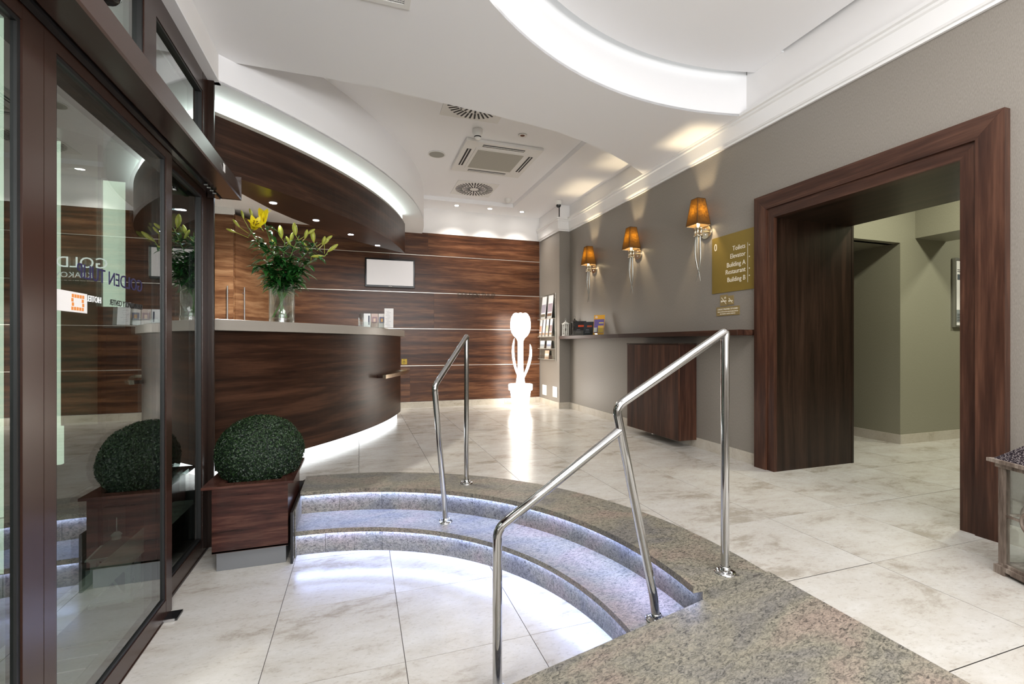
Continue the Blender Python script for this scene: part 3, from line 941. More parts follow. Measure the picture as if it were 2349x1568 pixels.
# top tread slabs with the joint seen in the photograph
ja = atan2(3.30 - C1[1], 1.10 - C1[0])
for q0, q1 in [(A0, ja + 0.0005), (ja - 0.0005, None)]:
    e = aend(R_OUT) if q1 is None else q1
    mb = MB()
    n = 30
    vs = []
    for i in range(n + 1):
        for r in (R_N1, R_OUT):
            ee = aend(r) if q1 is None else q1
            a = q0 + (ee - q0) * i / n
            for z in (-0.030, 0.0015):
                vs.append((C1[0] + r * cos(a), C1[1] + r * sin(a), z))
    fs = []
    for i in range(n):
        b = i * 4; d_ = b + 4
        fs += [(b, b + 1, d_ + 1, d_), (b + 2, d_ + 2, d_ + 3, b + 3), (b + 1, b + 3, d_ + 3, d_ + 1), (b, d_, d_ + 2, b + 2)]
    fs += [(0, 2, 3, 1), (n * 4, n * 4 + 1, n * 4 + 3, n * 4 + 2)]
    mb.add(vs, fs)
    obj('tread_slab', mb, M['granite'], st)


def tread(r0, r1, z0, z1, a_start, a_stop=None, n=30, name='tread_slab', mat='granite'):
    vs = []
    for i in range(n + 1):
        for r in (r0, r1):
            ee = aend(r) if a_stop is None else a_stop
            a = a_start + (ee - a_start) * i / n
            for z in (z0, z1):
                vs.append((C1[0] + r * cos(a), C1[1] + r * sin(a), z))
    fs = []
    for i in range(n):
        b = i * 4; d_ = b + 4
        fs += [(b, b + 1, d_ + 1, d_), (b + 2, d_ + 2, d_ + 3, b + 3), (b + 1, b + 3, d_ + 3, d_ + 1), (b, d_, d_ + 2, b + 2)]
    fs += [(0, 2, 3, 1), (n * 4, n * 4 + 1, n * 4 + 3, n * 4 + 2)]
    return obj(name, MB().add(vs, fs), M[mat], st)


jb = radians(38)
tread(R_N2, 1.90, MID - 0.030, MID, A0, jb + 0.0005)
tread(R_N2, 1.90, MID - 0.030, MID, jb - 0.0005, None)
# risers in short granite panels
def risers(r, z0, z1, angs):
    angs = [A0] + [radians(a) for a in angs]
    for k in range(len(angs)):
        s0 = angs[k] - (0.0006 if k else 0)
        s1 = angs[k + 1] + 0.0006 if k + 1 < len(angs) else None
        tread(r, r + 0.02, z0, z1, s0, s1, 8, 'riser_panel')


risers(R_R1, MID, -0.030, [82, 72.5, 62, 50, 37, 24.5, 12])
risers(R_R2, LOW, MID - 0.030, [83.5, 76.5, 69.5, 58, 46, 34, 22, 9])
obj('step_core', MB().box(-0.41, -0.405, 3.35, 3.9, LOW, -0.03), M['granite'], st)
M_led1 = tread(R_N1 + 0.030, R_N1 + 0.046, -0.0345, -0.0305, A0, aend(1.84) + 0.03, 40, 'light_strip', 'led_blue')
M_led2 = tread(R_N2 + 0.024, R_N2 + 0.038, MID - 0.0345, MID - 0.0305, A0, aend(1.55) + 0.03, 40, 'light_strip', 'led_blue')

# ramp
RX1, RX0 = 1.835, -0.13
rp = thing('granite_ramp', 'broad speckled granite ramp sloping down beside the curved steps', 'ramp', (0.9, 0.4, LOW))
mb = MB()
P = [(RX1, 0.0015), (RX0, LOW + 0.001), (RX0, LOW - 0.02), (RX1, LOW - 0.02)]
mb.add([(x, RAMPY, z) for x, z in P] + [(x, -2.59, z) for x, z in P],
       [(0, 1, 2, 3), (7, 6, 5, 4), (0, 4, 5, 1), (1, 5, 6, 2), (2, 6, 7, 3), (3, 7, 4, 0)])
obj('sloping_slab', mb, M['granite'], rp)
obj('side_curb', MB().add([(1.81, RAMPY + 0.001, 0.0), (1.46, RAMPY + 0.001, 0.0), (1.46, RAMPY + 0.001, -0.07), (1.81, RAMPY + 0.0015, 0.0015)], [(0, 1, 2, 3)]), M['granite'], rp)
# side panel at the left end of the steps
struct('trim_2', MB().box(-0.426, -0.411, 3.27, 3.95, LOW, -0.02), M['black_gl'])
struct('trim_2', MB().box(-1.06, -0.425, 3.915, 3.93, LOW, -0.004), M['dark_void'])

# ------------------------------------------------------------------ handrails
RT = 0.0195


def bend(pts, r=0.05, k=5):
    """round the corners of a polyline"""
    P = [Vector(p) for p in pts]
    out = [P[0]]
    for i in range(1, len(P) - 1):
        a = (P[i - 1] - P[i]); b = (P[i + 1] - P[i])
        rr = min(r, a.length * 0.45, b.length * 0.45)
        s = P[i] + a.normalized() * rr; e = P[i] + b.normalized() * rr
        for q in range(k + 1):
            t = q / k
            out.append(s * (1 - t) ** 2 + P[i] * 2 * t * (1 - t) + e * t * t)
    out.append(P[-1])
    return out


def flange(parent, x, y, z):
    f = MB().lathe([(0.0, z + 0.008), (0.024, z + 0.010), (0.046, z + 0.006), (0.050, z + 0.0005), (0.050, z)], x, y, 32)
    f.lathe([(RT + 0.001, z + 0.03), (RT + 0.004, z + 0.028), (RT + 0.005, z + 0.006)], x, y, 24)
    o = obj('floor_flange', f, M['chrome'], parent)
    for k in range(3):
        a = 0.6 + k * 2 * pi / 3
        b = MB()
        b.lathe([(0.0, z + 0.020), (0.005, z + 0.019), (0.007, z + 0.012), (0.007, z + 0.006)], x + 0.036 * cos(a), y + 0.036 * sin(a), 10)
        obj('bolt', b, M['chrome'], o)


ra = thing('handrail', 'chrome stair handrail in the middle of the curved steps, in front of the counter end', 'handrail', (0.68, 3.33, MID))
# A: radial direction (.593,.805)
pA, qA = Vector((0.782, 3.454, 0)), Vector((0.574, 3.202, MID))
elb = Vector((0.478, 3.085, 0.79)); bnd = Vector((0.563, 3.188, 0.035 - 0.05))
obj('upper_post', MB().tube([(pA.x, pA.y, 0.005), (pA.x, pA.y, 1.115)], RT * 0.92, 16), M['chrome'], ra)
obj('rail', MB().tube(bend([(pA.x, pA.y, 1.10), (pA.x + 0.004, pA.y + 0.006, 1.137), tuple(elb), tuple(bnd), (qA.x, qA.y, MID + 0.005)], 0.035), RT, 16), M['chrome'], ra)
flange(ra, pA.x, pA.y, 0.0015); flange(ra, qA.x, qA.y, MID)

rb = thing('handrail', 'large chrome handrail with a lower second rail, between the steps and the granite ramp', 'handrail', (1.2, 1.75, LOW))
pB, qB = Vector((1.634, 1.725, 0)), Vector((1.28, 1.765, MID))
eB = Vector((1.07, 1.762, 0.798)); bB = Vector((1.268, 1.765, -0.075))
cB = Vector((0.535, 1.793, 0.318))
obj('upper_post', MB().tube([(pB.x, pB.y, 0.005), (pB.x, pB.y, 1.11)], RT * 0.95, 18), M['chrome'], rb)
obj('rail', MB().tube(bend([(pB.x, pB.y, 1.09), (pB.x + 0.004, pB.y, 1.137), tuple(eB), tuple(bB), (qB.x, qB.y, MID + 0.005)], 0.04), RT, 18), M['chrome'], rb)
jB = eB.lerp(bB, 0.115)
obj('lower_rail', MB().tube(bend([tuple(jB), tuple(cB), (cB.x, cB.y, LOW + 0.005)], 0.035), RT, 18), M['chrome'], rb)
flange(rb, pB.x, pB.y, 0.0015); flange(rb, qB.x, qB.y, MID); flange(rb, cB.x, cB.y, LOW)

# ------------------------------------------------------------------ entrance: sliding leaves, side light, transom
def leaf(name, y0, y1, x0, x1, z0, z1, sl, sr, rb_, rt_, letters=None):
    """framed glazed leaf in a plane x = const; y0..y1, stiles sl (low y) / sr (high y)"""
    r = thing(name, None, None, (x1, (y0 + y1) / 2, z0), kind='structure')
    obj('stile', MB().box(x0, x1, y0, y0 + sl, z0, z1), M['bronze'], r)
    obj('stile', MB().box(x0, x1, y1 - sr, y1, z0, z1), M['bronze'], r)
    obj('bottom_rail', MB().box(x0, x1 - 0.001, y0 + sl, y1 - sr, z0, z0 + rb_), M['bronze'], r)
    obj('top_rail', MB().box(x0, x1 - 0.001, y0 + sl, y1 - sr, z1 - rt_, z1), M['bronze'], r)
    xm = (x0 + x1) / 2
    a, b, c, d = y0 + sl, y1 - sr, z0 + rb_, z1 - rt_
    g = 0.014
    gk = MB().box(xm - 0.012, x1 - 0.006, a, a + g, c, d).box(xm - 0.012, x1 - 0.006, b - g, b, c, d).box(xm - 0.012, x1 - 0.006, a + g, b - g, c, c + g).box(xm - 0.012, x1 - 0.006, a + g, b - g, d - g, d)
    obj('gasket', gk, M['black'], r)
    obj('glass_pane', MB().box(xm - 0.012, xm + 0.006, a + g, b - g, c + g, d - g), M['glass'], r)
    return r


ZT = 2.12
leafR = leaf('door_3', 1.856, 2.903, -0.995, -0.955, LOW + 0.006, ZT, 0.062, 0.075, 0.088, 0.075)
leafL = leaf('door_3', 0.86, 1.853, -0.995, -0.955, LOW + 0.006, ZT, 0.075, 0.095, 0.088, 0.075)
side = leaf('window_1', 2.86, 3.72, -1.065, -1.012, LOW, ZT + 0.02, 0.06, 0.11, 0.10, 0.06)
side2 = leaf('window_1', 0.25, 0.95, -1.065, -1.012, LOW, ZT + 0.02, 0.08, 0.08, 0.10, 0.06)
for a, b in [(0.25, 1.5), (1.5, 2.80), (2.80, 3.72)]:
    leaf('window_2', a, b, -1.075, -1.012, ZT + 0.022, 2.928, 0.065, 0.075 if b < 3 else 0.10, 0.14, 0.13)
struct('trim_3', MB().box(-1.075, -0.975, 3.721, 3.745, LOW, 2.929), M['wood_vd'])
struct('trim_3', MB().box(-1.09, -0.952, 0.25, 2.86, LOW, LOW + 0.005), M['bronze'])
fb = thing('floor_guide', 'small black metal door guide plate on the floor at the sliding door corner', 'door guide', (-0.93, 2.87, LOW))
obj('plate', MB().box(-0.975, -0.895, 2.79, 2.875, LOW + 0.001, LOW + 0.012), M['black_gl'], fb)
obj('edge_strip', MB().box(-0.975, -0.905, 2.786, 2.79, LOW + 0.001, LOW + 0.014), M['brushed'], fb)

# sliding door operator box
op = thing('door_operator', 'long dark brown door operator box above the sliding glass doors', 'door operator', (-0.88, 2.2, 2.10))
mb = MB()
pr = [(-0.955, 2.125), (-0.915, 2.10), (-0.803, 2.10), (-0.800, 2.112), (-0.812, 2.225), (-0.845, 2.262), (-1.010, 2.262), (-1.010, 2.125)]
n = len(pr)
mb.add([(x, 0.3, z) for x, z in pr] + [(x, 3.70, z) for x, z in pr], [tuple(range(n)), tuple(range(n, 2 * n))[::-1]] + [(i, n + i, n + (i + 1) % n, (i + 1) % n) for i in range(n)])
o = obj('housing', mb, M['bronze'], op)
obj('end_cap', MB().box(-1.008, -0.800, 3.701, 3.708, 2.098, 2.263), M['bronze'], op)
obj('carrier_track', MB().box(-0.95, -0.925, 0.4, 3.69, 2.088, 2.1), M['black_gl'], op)
for k in range(4):
    obj('carrier_roller', MB().disc((-0.93, 3.35 + k * 0.06, 2.085), (1, 0, 0), 0.010, 0.02, 12), M['chrome'], op)
sl_ = obj('rating_label', MB().box(-0.8035, -0.8020, 3.26, 3.30, 2.15, 2.20), M['paper'], op)
sn = thing('door_sensor', 'black rounded motion sensor on top of the door operator box', 'sensor', (-0.86, 2.02, 2.29))
mb = MB().lathe([(0, 2.355), (0.04, 2.352), (0.055, 2.335), (0.055, 2.31), (0.045, 2.295), (0, 2.29)], -0.86, 1.98, 20)
mb.box(-0.90, -0.86, 1.94, 2.01, 2.262, 2.31)
obj('body', mb, M['black_gl'], sn)

# lettering on the door glass, seen from behind
XG = -0.9805 + 0.013
text('vinyl_lettering', 'GOLDEN TULIP', 0.078, (XG, 2.585, 1.318), (0, -1, 0), (0, 0, 1), M['letter_b'], leafR, width=0.97)
text('vinyl_lettering', 'KRAKOW CITY CENTER', 0.034, (XG, 2.585, 1.236), (0, -1, 0), (0, 0, 1), M['letter_k'], leafR, width=0.80)
text('vinyl_lettering', 'HOTEL', 0.034, (XG, 2.225, 1.236), (0, -1, 0), (0, 0, 1), M['letter_w'], leafR, width=0.95)
# taped sheet with an orange block pattern on the same leaf
sh = thing('taped_sheet', 'white sheet with an orange block pattern taped to the glass door', 'notice', (XG, 2.0, 1.2))
obj('paper', MB().box(XG, XG + 0.0006, 1.925, 2.125, 1.190, 1.262), M['paper'], sh)
mb = MB()
for a in range(5):
    for b in range(4):
        if a in (1, 2, 3) and b in (1, 2): continue
        mb.box(XG + 0.0006, XG + 0.001, 2.025 + a * 0.016 + (0.003 if b % 2 else 0), 2.038 + a * 0.016 + (0.003 if b % 2 else 0), 1.197 + b * 0.015, 1.209 + b * 0.015)
obj('orange_blocks', mb, M['orange'], sh)
for k, (z0, z1, c) in enumerate([(1.36, 1.435, 'pink-edged notice stuck highest on the side window'), (1.14, 1.27, 'white notice stuck halfway up the side window'), (1.02, 1.135, 'white notice stuck lowest on the side window')]):
    o = obj('paper_notice', MB().box(-1.0335, -1.0325, 2.93, 2.962, z0, z1), M['paper'])
    tag(o, c, 'notice', 'notices on the side window')

# vestibule beyond the doors
struct('floor_vestibule', MB().box(-3.3, -1.09, -2.6, 3.74, LOW - 0.1, LOW), plain('dark_outer_paving', (0.10, 0.105, 0.10), 0.4, var=0.2, bscale=20))
struct('wall_vestibule', MB().box(-3.35, -3.3, -2.6, 3.74, LOW, 3.1), M['dark_void'])
struct('ceiling', MB().box(-3.3, -1.09, -2.6, 3.74, 3.10, 3.13), M['ceil'])
ve = thing('wall_vestibule', None, None, (-2.0, 3.72, LOW), kind='structure')
obj('wall_panel', MB().box(-3.3, -2.09, 3.70, 3.734, LOW, 3.1), M['outside'], ve)
obj('wood_pillar', MB().box(-2.09, -1.885, 3.68, 3.734, LOW, 3.1), M['wood_vd'], ve)
obj('wall_panel', MB().box(-1.885, -1.82, 3.70, 3.734, 0.3, 2.9), M['outside'], ve)
obj('wall_panel', MB().box(-1.82, -1.62, 3.70, 3.734, 0.55, 3.1), M['wall_green'], ve)
obj('wood_pillar', MB().box(-1.62, -1.60, 3.68, 3.734, LOW, 3.1), M['wood_vd'], ve)
obj('wall_panel', MB().box(-1.60, -1.475, 3.70, 3.734, 1.32, 2.15), M['outside'], ve)
obj('picture_panel', MB().box(-1.60, -1.475, 3.70, 3.734, 1.18, 1.32), plain('blue_grey_picture', (0.16, 0.22, 0.24), 0.4), ve)
obj('wood_pillar', MB().box(-1.475, -1.09, 3.69, 3.734, LOW, 3.1), M['wood_vd'], ve)
text('wall_lettering', 'GOLDEN', 0.098, (-1.555, 3.66, 1.565), (-1, 0, 0), (0, 0, 1), plain('lit_white_letters', (0.8, 0.8, 0.8), 0.4, emit=(0.9, 0.9, 0.88), estr=0.8), ve, width=1.0)
text('wall_lettering', 'KRAKOW CITY', 0.05, (-1.635, 3.66, 1.50), (-1, 0, 0), (0, 0, 1), plain('lit_white_letters_small', (0.7, 0.7, 0.7), 0.4, emit=(0.9, 0.9, 0.88), estr=0.45), ve, width=1.0)
em = thing('entrance_mat', 'ribbed grey entrance mat with metal bars outside the glass doors', 'mat', (-1.7, 1.6, LOW))
obj('matting', MB().box(-2.6, -1.14, 0.4, 2.72, LOW, LOW + 0.006), M['mat'], em)
for k in range(24):
    obj('metal_bar', MB().box(-2.6, -1.14, 0.45 + k * 0.097, 0.456 + k * 0.097, LOW + 0.006, LOW + 0.010), M['mat_bar'], em)


def lantern(name, label, c, w, h, rot, mat, mat_glass, style, z=0.0, roof=None, group=None):
    """square candle lantern with feet, four posts, panes and a hipped roof"""
    roofm = roof or mat
    r = thing(name, label, 'lantern', (c[0], c[1], z), group)
    ca, sa = cos(rot), sin(rot)
    ax, ay, az = Vector((ca, sa, 0)), Vector((-sa, ca, 0)), Vector((0, 0, 1))
    C = Vector((c[0], c[1], z))

    def B_(mb, x, y, zz, hx, hy, hz): mb.obox(C + ax * x + ay * y + az * zz, ax, ay, az, hx, hy, hz)
    q = w / 2
    b = MB()
    B_(b, 0, 0, h * 0.055, q * 1.02, q * 1.02, h * 0.018)
    B_(b, 0, 0, h * 0.085, q * 0.95, q * 0.95, h * 0.012)
    for sx in (-1, 1):
        for sy in (-1, 1):
            B_(b, sx * q * 0.86, sy * q * 0.86, h * 0.018, q * 0.16, q * 0.16, h * 0.0199)
        B_(b, sx * q * 0.97, 0, h * 0.034, q * 0.03, q * 0.55, h * 0.008)
        B_(b, 0, sx * q * 0.97, h * 0.034, q * 0.55, q * 0.03, h * 0.008)
    obj('base', b, mat, r)
    pw_ = q * 0.085 if style == 'ring' else q * 0.14
    z0, z1 = h * 0.097, h * 0.93
    for sx in (-1, 1):
        for sy in (-1, 1):
            m_ = MB(); B_(m_, sx * (q * 0.95 - pw_), sy * (q * 0.95 - pw_), (z0 + z1) / 2, pw_, pw_, (z1 - z0) / 2)
            obj('corner_post', m_, mat, r)
    e = MB()
    B_(e, 0, 0, h * 0.95, q * 1.0, q * 1.0, h * 0.02)
    B_(e, 0, 0, h * 0.985, q * 1.13, q * 1.13, h * 0.015)
    obj('eave', e, mat, r)
    g = MB(); t = 0.0015; qq = q * 0.95 - pw_
    for s in (-1, 1):
        B_(g, s * qq, 0, (z0 + z1) / 2, t, qq - pw_, (z1 - z0) / 2)
        B_(g, 0, s * qq, (z0 + z1) / 2, qq - pw_, t, (z1 - z0) / 2)
    if mat_glass: obj('glass', g, mat_glass, r)
    orn = MB()
    zm = (z0 + z1) / 2
    for nrm, tx_ in ((ax, ay), (ay, ax)):
        for s in (-1, 1):
            Fc = C + nrm * (s * qq) + az * zm
            if style == 'ring':
                orn.ring(Fc, nrm, q * 0.36, q * 0.045, 24, 8)
                for d_ in (-1, 1):
                    orn.obox(Fc + tx_ * d_ * (q * 0.36 + (qq - q * 0.36) / 2), tx_, nrm, az, (qq - q * 0.36) / 2, q * 0.03, q * 0.035)
            else:
                Lx = qq - pw_; Lz = (z1 - z0) / 2
                for d_ in (-1, 1):
                    dv = (tx_ * d_ * Lx + az * Lz)
                    orn.obox(Fc, dv, nrm, dv.cross(nrm), dv.length, q * 0.03, q * 0.045)
    obj('ornament', orn, mat, r)
    # hipped roof
    z2 = h * 1.0; z3 = h * 1.0 + w * (0.42 if style == 'ring' else 0.34)
    rf = MB()
    v1 = [C + ax * (sx * q * 1.02) + ay * (sy * q * 1.02) + az * z2 for sx, sy in ((-1, -1), (1, -1), (1, 1), (-1, 1))]
    v2 = [C + ax * (sx * q * 0.25) + ay * (sy * q * 0.25) + az * z3 for sx, sy in ((-1, -1), (1, -1), (1, 1), (-1, 1))]
    rf.add(v1 + v2, [(0, 1, 5, 4), (1, 2, 6, 5), (2, 3, 7, 6), (3, 0, 4, 7), (4, 5, 6, 7), (3, 2, 1, 0)])
    obj('roof', rf, roofm, r)
    ch = MB()
    ch.lathe([(q * 0.24, z + z3 - 0.002), (q * 0.22, z + z3 + w * 0.10), (q * 0.28, z + z3 + w * 0.12), (q * 0.14, z + z3 + w * 0.2), (0, z + z3 + w * 0.22)], c[0], c[1], 16)
    obj('chimney', ch, mat, r)
    obj('carry_ring', MB().ring(C + az * (z3 + w * 0.22 + w * 0.2), (ax + ay * 0.3), w * 0.2, w * 0.014, 22, 6), mat, r)
    if style == 'ring':
        obj('candle', MB().lathe([(0, z + z0), (w * 0.14, z + z0), (w * 0.14, z + z0 + w * 0.35), (0, z + z0 + w * 0.35)], c[0], c[1], 18), M['white_pl'], r)
    return r


M['white_wood'] = plain('whitewashed_wood', (0.62, 0.62, 0.58), 0.6, bump=0.1, bscale=60, var=0.15)
M['aged'] = wood('weathered_grey_wood', (20, 20, 2.5), (0.07, 0.048, 0.036), (0.17, 0.13, 0.105), (0.34, 0.29, 0.245), 0.5)
m_, N_, L_n, B_n = mat_new('pierced_tin')
g_ = N_.new('ShaderNodeNewGeometry'); v_ = N_.new('ShaderNodeTexVoronoi'); v_.inputs['Scale'].default_value = 170
L_n.new(g_.outputs['Position'], v_.inputs['Vector'])
r_ = ramp(N_, [(0.3, (0.32, 0.28, 0.28)), (0.5, (0.03, 0.022, 0.03))])
L_n.new(v_.outputs['Distance'], r_.inputs[0]); L_n.new(r_.outputs[0], B_n.inputs['Base Color'])
B_n.inputs['Roughness'].default_value = 0.4; B_n.inputs['Metallic'].default_value = 0.5
bb = N_.new('ShaderNodeBump'); bb.inputs['Strength'].default_value = 0.6; bb.inputs['Distance'].default_value = 0.004; bb.invert = True
L_n.new(v_.outputs['Distance'], bb.inputs['Height']); L_n.new(bb.outputs[0], B_n.inputs['Normal'])
M['pierced'] = m_

lantern('floor_lantern', 'large weathered wood lantern on the tiled floor at the right doorway post', (2.935, 1.125), 0.31, 0.536, radians(-22), M['aged'], M['acrylic'], 'ring', 0.0, M['pierced'])
lantern('floor_lantern', 'whitewashed lantern with crossed sides on the floor behind the glass door', (-1.30, 3.15), 0.185, 0.27, radians(6), M['white_wood'], None, 'cross', LOW, plain('grey_roof_grille', (0.16, 0.15, 0.13), 0.5))

# ------------------------------------------------------------------ boxwood ball in a walnut planter
pl = thing('potted_topiary', 'clipped boxwood ball in a square walnut planter beside the curved steps', 'plant', (-0.66, 3.58, LOW))
PX0, PX1, PY0, PY1 = -0.871, -0.442, 3.28, 3.88
obj('plinth', MB().box(PX0 + 0.018, PX1 - 0.016, PY0 + 0.03, PY1 - 0.03, LOW, -0.228), plain('grey_metal_plinth', (0.20, 0.205, 0.215), 0.4, 0.5), pl)
w = 0.018
mb = MB().box(PX0, PX1, PY0, PY0 + w, -0.23, 0.172).box(PX0, PX1, PY1 - w, PY1, -0.23, 0.172).box(PX0, PX0 + w, PY0 + w, PY1 - w, -0.23, 0.172).box(PX1 - w, PX1, PY0 + w, PY1 - w, -0.23, 0.172).box(PX0, PX1, PY0, PY1, -0.232, -0.22)
obj('box', mb, M['wood_planter'], pl)
mb = slab([(PX0 - 0.055, PY0 - 0.012), (PX1 + 0.035, PY0 - 0.012), (PX1 + 0.035, PY1 + 0.02), (PX0 - 0.055, PY1 + 0.02)], [[(PX0 + 0.055, PY0 + 0.06), (PX1 - 0.05, PY0 + 0.06), (PX1 - 0.05, PY1 - 0.05), (PX0 + 0.055, PY1 - 0.05)]], 0.172, 0.188)
obj('rim', mb, M['wood_planter'], pl)
obj('soil', MB().box(PX0 + w, PX1 - w, PY0 + w, PY1 - w, 0.10, 0.125), M['soil'], pl)


def leaf_mat(name, c1, c2, rough=0.35, trans=0.15):
    m, N, L, B = mat_new(name)
    at = N.new('ShaderNodeAttribute'); at.attribute_name = 'tone'
    r = ramp(N, [(0.0, c1), (1.0, c2)])
    L.new(at.outputs['Fac'], r.inputs[0]); L.new(r.outputs[0], B.inputs['Base Color'])
    B.inputs['Roughness'].default_value = rough
    return m


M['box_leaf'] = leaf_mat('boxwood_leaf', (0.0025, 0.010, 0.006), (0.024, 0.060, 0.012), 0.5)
rnd = random.Random(3)
vs, fs, tone = [], [], []
BC = Vector((-0.652, 3.57, 0.322)); BR = 0.274
for k in range(17000):
    u = rnd.uniform(-0.62, 1); a = rnd.uniform(0, 2 * pi)
    s = sqrt(1 - u * u)
    d = Vector((s * cos(a), s * sin(a), u))
    rr = BR * (1 + rnd.uniform(-0.055, 0.012)) * (1 + 0.012 * sin(9 * a + 5 * u))
    p = BC + Vector((d.x * rr, d.y * rr, d.z * rr * 0.93))
    if p.z < 0.18: 
        p.x = BC.x + (p.x - BC.x) * 0.80; p.y = BC.y + (p.y - BC.y) * 0.80
    nrm = (d + Vector((rnd.uniform(-1, 1), rnd.uniform(-1, 1), rnd.uniform(-1, 1))) * 0.75).normalized()
    t1 = nrm.cross(Vector((rnd.uniform(-1, 1), rnd.uniform(-1, 1), rnd.uniform(-1, 1)))).normalized(); t2 = nrm.cross(t1)
    L_ = rnd.uniform(0.0055, 0.0095); W_ = L_ * 0.55
    n0 = len(vs)
    vs += [p - t1 * L_, p + t2 * W_ + nrm * 0.001, p + t1 * L_, p - t2 * W_ + nrm * 0.001]
    fs.append((n0, n0 + 1, n0 + 2, n0 + 3))
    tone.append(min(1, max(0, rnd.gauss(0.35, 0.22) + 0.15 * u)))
mb = MB().add(vs, fs)
o = obj('foliage', mb, M['box_leaf'], pl); o['kind'] = 'stuff'
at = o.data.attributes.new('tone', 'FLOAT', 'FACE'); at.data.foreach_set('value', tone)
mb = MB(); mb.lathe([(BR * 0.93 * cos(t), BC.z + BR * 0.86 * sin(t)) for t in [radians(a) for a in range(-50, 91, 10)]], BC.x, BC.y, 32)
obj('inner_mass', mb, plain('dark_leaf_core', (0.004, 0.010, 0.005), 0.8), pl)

# ------------------------------------------------------------------ vase with lilies
VX, VY, VZ = -0.685, 4.70, 1.265
va = thing('glass_vase', 'tall clear glass vase holding lilies on the reception counter', 'vase', (VX, VY, VZ))
vh, vw, vr = 0.36, 0.105, radians(18)


def rsq(hw, rot=vr, cx=VX, cy=VY):
    return [(cx + hw * (cos(rot) * a - sin(rot) * b), cy + hw * (sin(rot) * a + cos(rot) * b)) for a, b in ((-1, -1), (1, -1), (1, 1), (-1, 1))]


def cyl(r, n=36): return [(VX + r * cos(2 * pi * k / n), VY + r * sin(2 * pi * k / n)) for k in range(n)]


mb = MB()
mb.lathe([(0.108, VZ + 0.001), (0.112, VZ + vh), (0.106, VZ + vh), (0.102, VZ + 0.055)], VX, VY, 40)
obj('glass_wall', mb, M['vase_glass'], va)
mb = MB().lathe([(0, VZ + 0.001), (0.108, VZ + 0.001), (0.108, VZ + 0.050), (0, VZ + 0.050)], VX, VY, 40)
obj('thick_base', mb, M['vase_glass'], va)
obj('water', MB().lathe([(0.1, VZ + 0.25), (0, VZ + 0.25)], VX, VY, 32), M['water'], va)
M['stem'] = plain('green_stem', (0.09, 0.21, 0.035), 0.45)
M['lily_leaf'] = leaf_mat('lily_leaf', (0.008, 0.055, 0.014), (0.05, 0.20, 0.035), 0.22)
M['bud'] = plain('yellow_green_bud', (0.36, 0.38, 0.05), 0.4, var=0.2, bscale=40)
M['petal'] = plain('yellow_petal', (0.85, 0.70, 0.015), 0.45, emit=(0.9, 0.75, 0.02), estr=0.0)
M['anther'] = plain('brown_anther', (0.10, 0.03, 0.01), 0.6)


def long_leaf(vs, fs, tones, p, d, L_, W_, droop, rn):
    d = d.normalized()
    side = d.cross(Vector((0, 0, 1)))
    if side.length < 0.1: side = Vector((1, 0, 0))
    side.normalize()
    n0 = len(vs); n = 5
    cur = p.copy(); dir_ = d.copy()
    wid = [0.25, 0.9, 1.0, 0.75, 0.4, 0.02]
    tn = min(1, max(0, rn.gauss(0.45, 0.25)))
    for i in range(n + 1):
        up = side.cross(dir_).normalized()
        vs += [cur - side * W_ * wid[i] + up * W_ * 0.25 * wid[i], cur, cur + side * W_ * wid[i] + up * W_ * 0.25 * wid[i]]
        cur = cur + dir_ * (L_ / n)
        dir_ = (dir_ + Vector((0, 0, -droop))).normalized()
    for i in range(n):
        a = n0 + i * 3
        fs += [(a, a + 1, a + 4, a + 3), (a + 1, a + 2, a + 5, a + 4)]
        tones += [tn, tn]


def bud_mesh(mb, p, d, L_, R_):
    d = Vector(d).normalized()
    pts = []; rs = []
    for t, r in [(0, 0.25), (0.1, 0.5), (0.3, 0.85), (0.55, 1.0), (0.78, 0.8), (0.93, 0.45), (1.0, 0.12)]:
        pts.append(Vector(p) + d * L_ * t); rs.append(R_ * r)
    mb.tube(pts, rs, 9)


def flower(p, d, size, parent, spread=0.9):
    d = Vector(d).normalized()
    x = d.cross(Vector((0, 0, 1)))
    if x.length < 0.1: x = Vector((1, 0, 0))
    x.normalize(); y = d.cross(x)
    for k in range(6):
        a = k * pi / 3
        o_ = (x * cos(a) + y * sin(a))
        tt = (x * -sin(a) + y * cos(a))
        vs, fs = [], []
        n = 7
        for i in range(n + 1):
            t = i / n
            c = Vector(p) + d * size * (t - 0.15 * t ** 3) + o_ * size * spread * (0.10 * t + 0.42 * t ** 2.4)
            ww = size * 0.235 * (sin(pi * min(1, t * 0.85 + 0.12)) ** 0.8) * (1.05 if k % 2 else 0.8)
            if i == n: ww = size * 0.015
            vs += [c - tt * ww + o_ * ww * 0.1, c - o_ * ww * 0.12, c + tt * ww + o_ * ww * 0.1]
        for i in range(n):
            b = i * 3
            fs += [(b, b + 1, b + 4, b + 3), (b + 1, b + 2, b + 5, b + 4)]
        obj('petal', MB().add(vs, fs, True), M['petal'], parent)
    m2 = MB()
    for k in range(5):
        a = k * 2 * pi / 5 + 0.3
        e = Vector(p) + d * size * 0.72 + (x * cos(a) + y * sin(a)) * size * 0.14
        m2.tube([Vector(p) + d * size * 0.1, e], size * 0.008, 5)
        m2.obox(e, x, y, d, size * 0.05, size * 0.018, size * 0.018)
    obj('stamens', m2, M['anther'], parent)


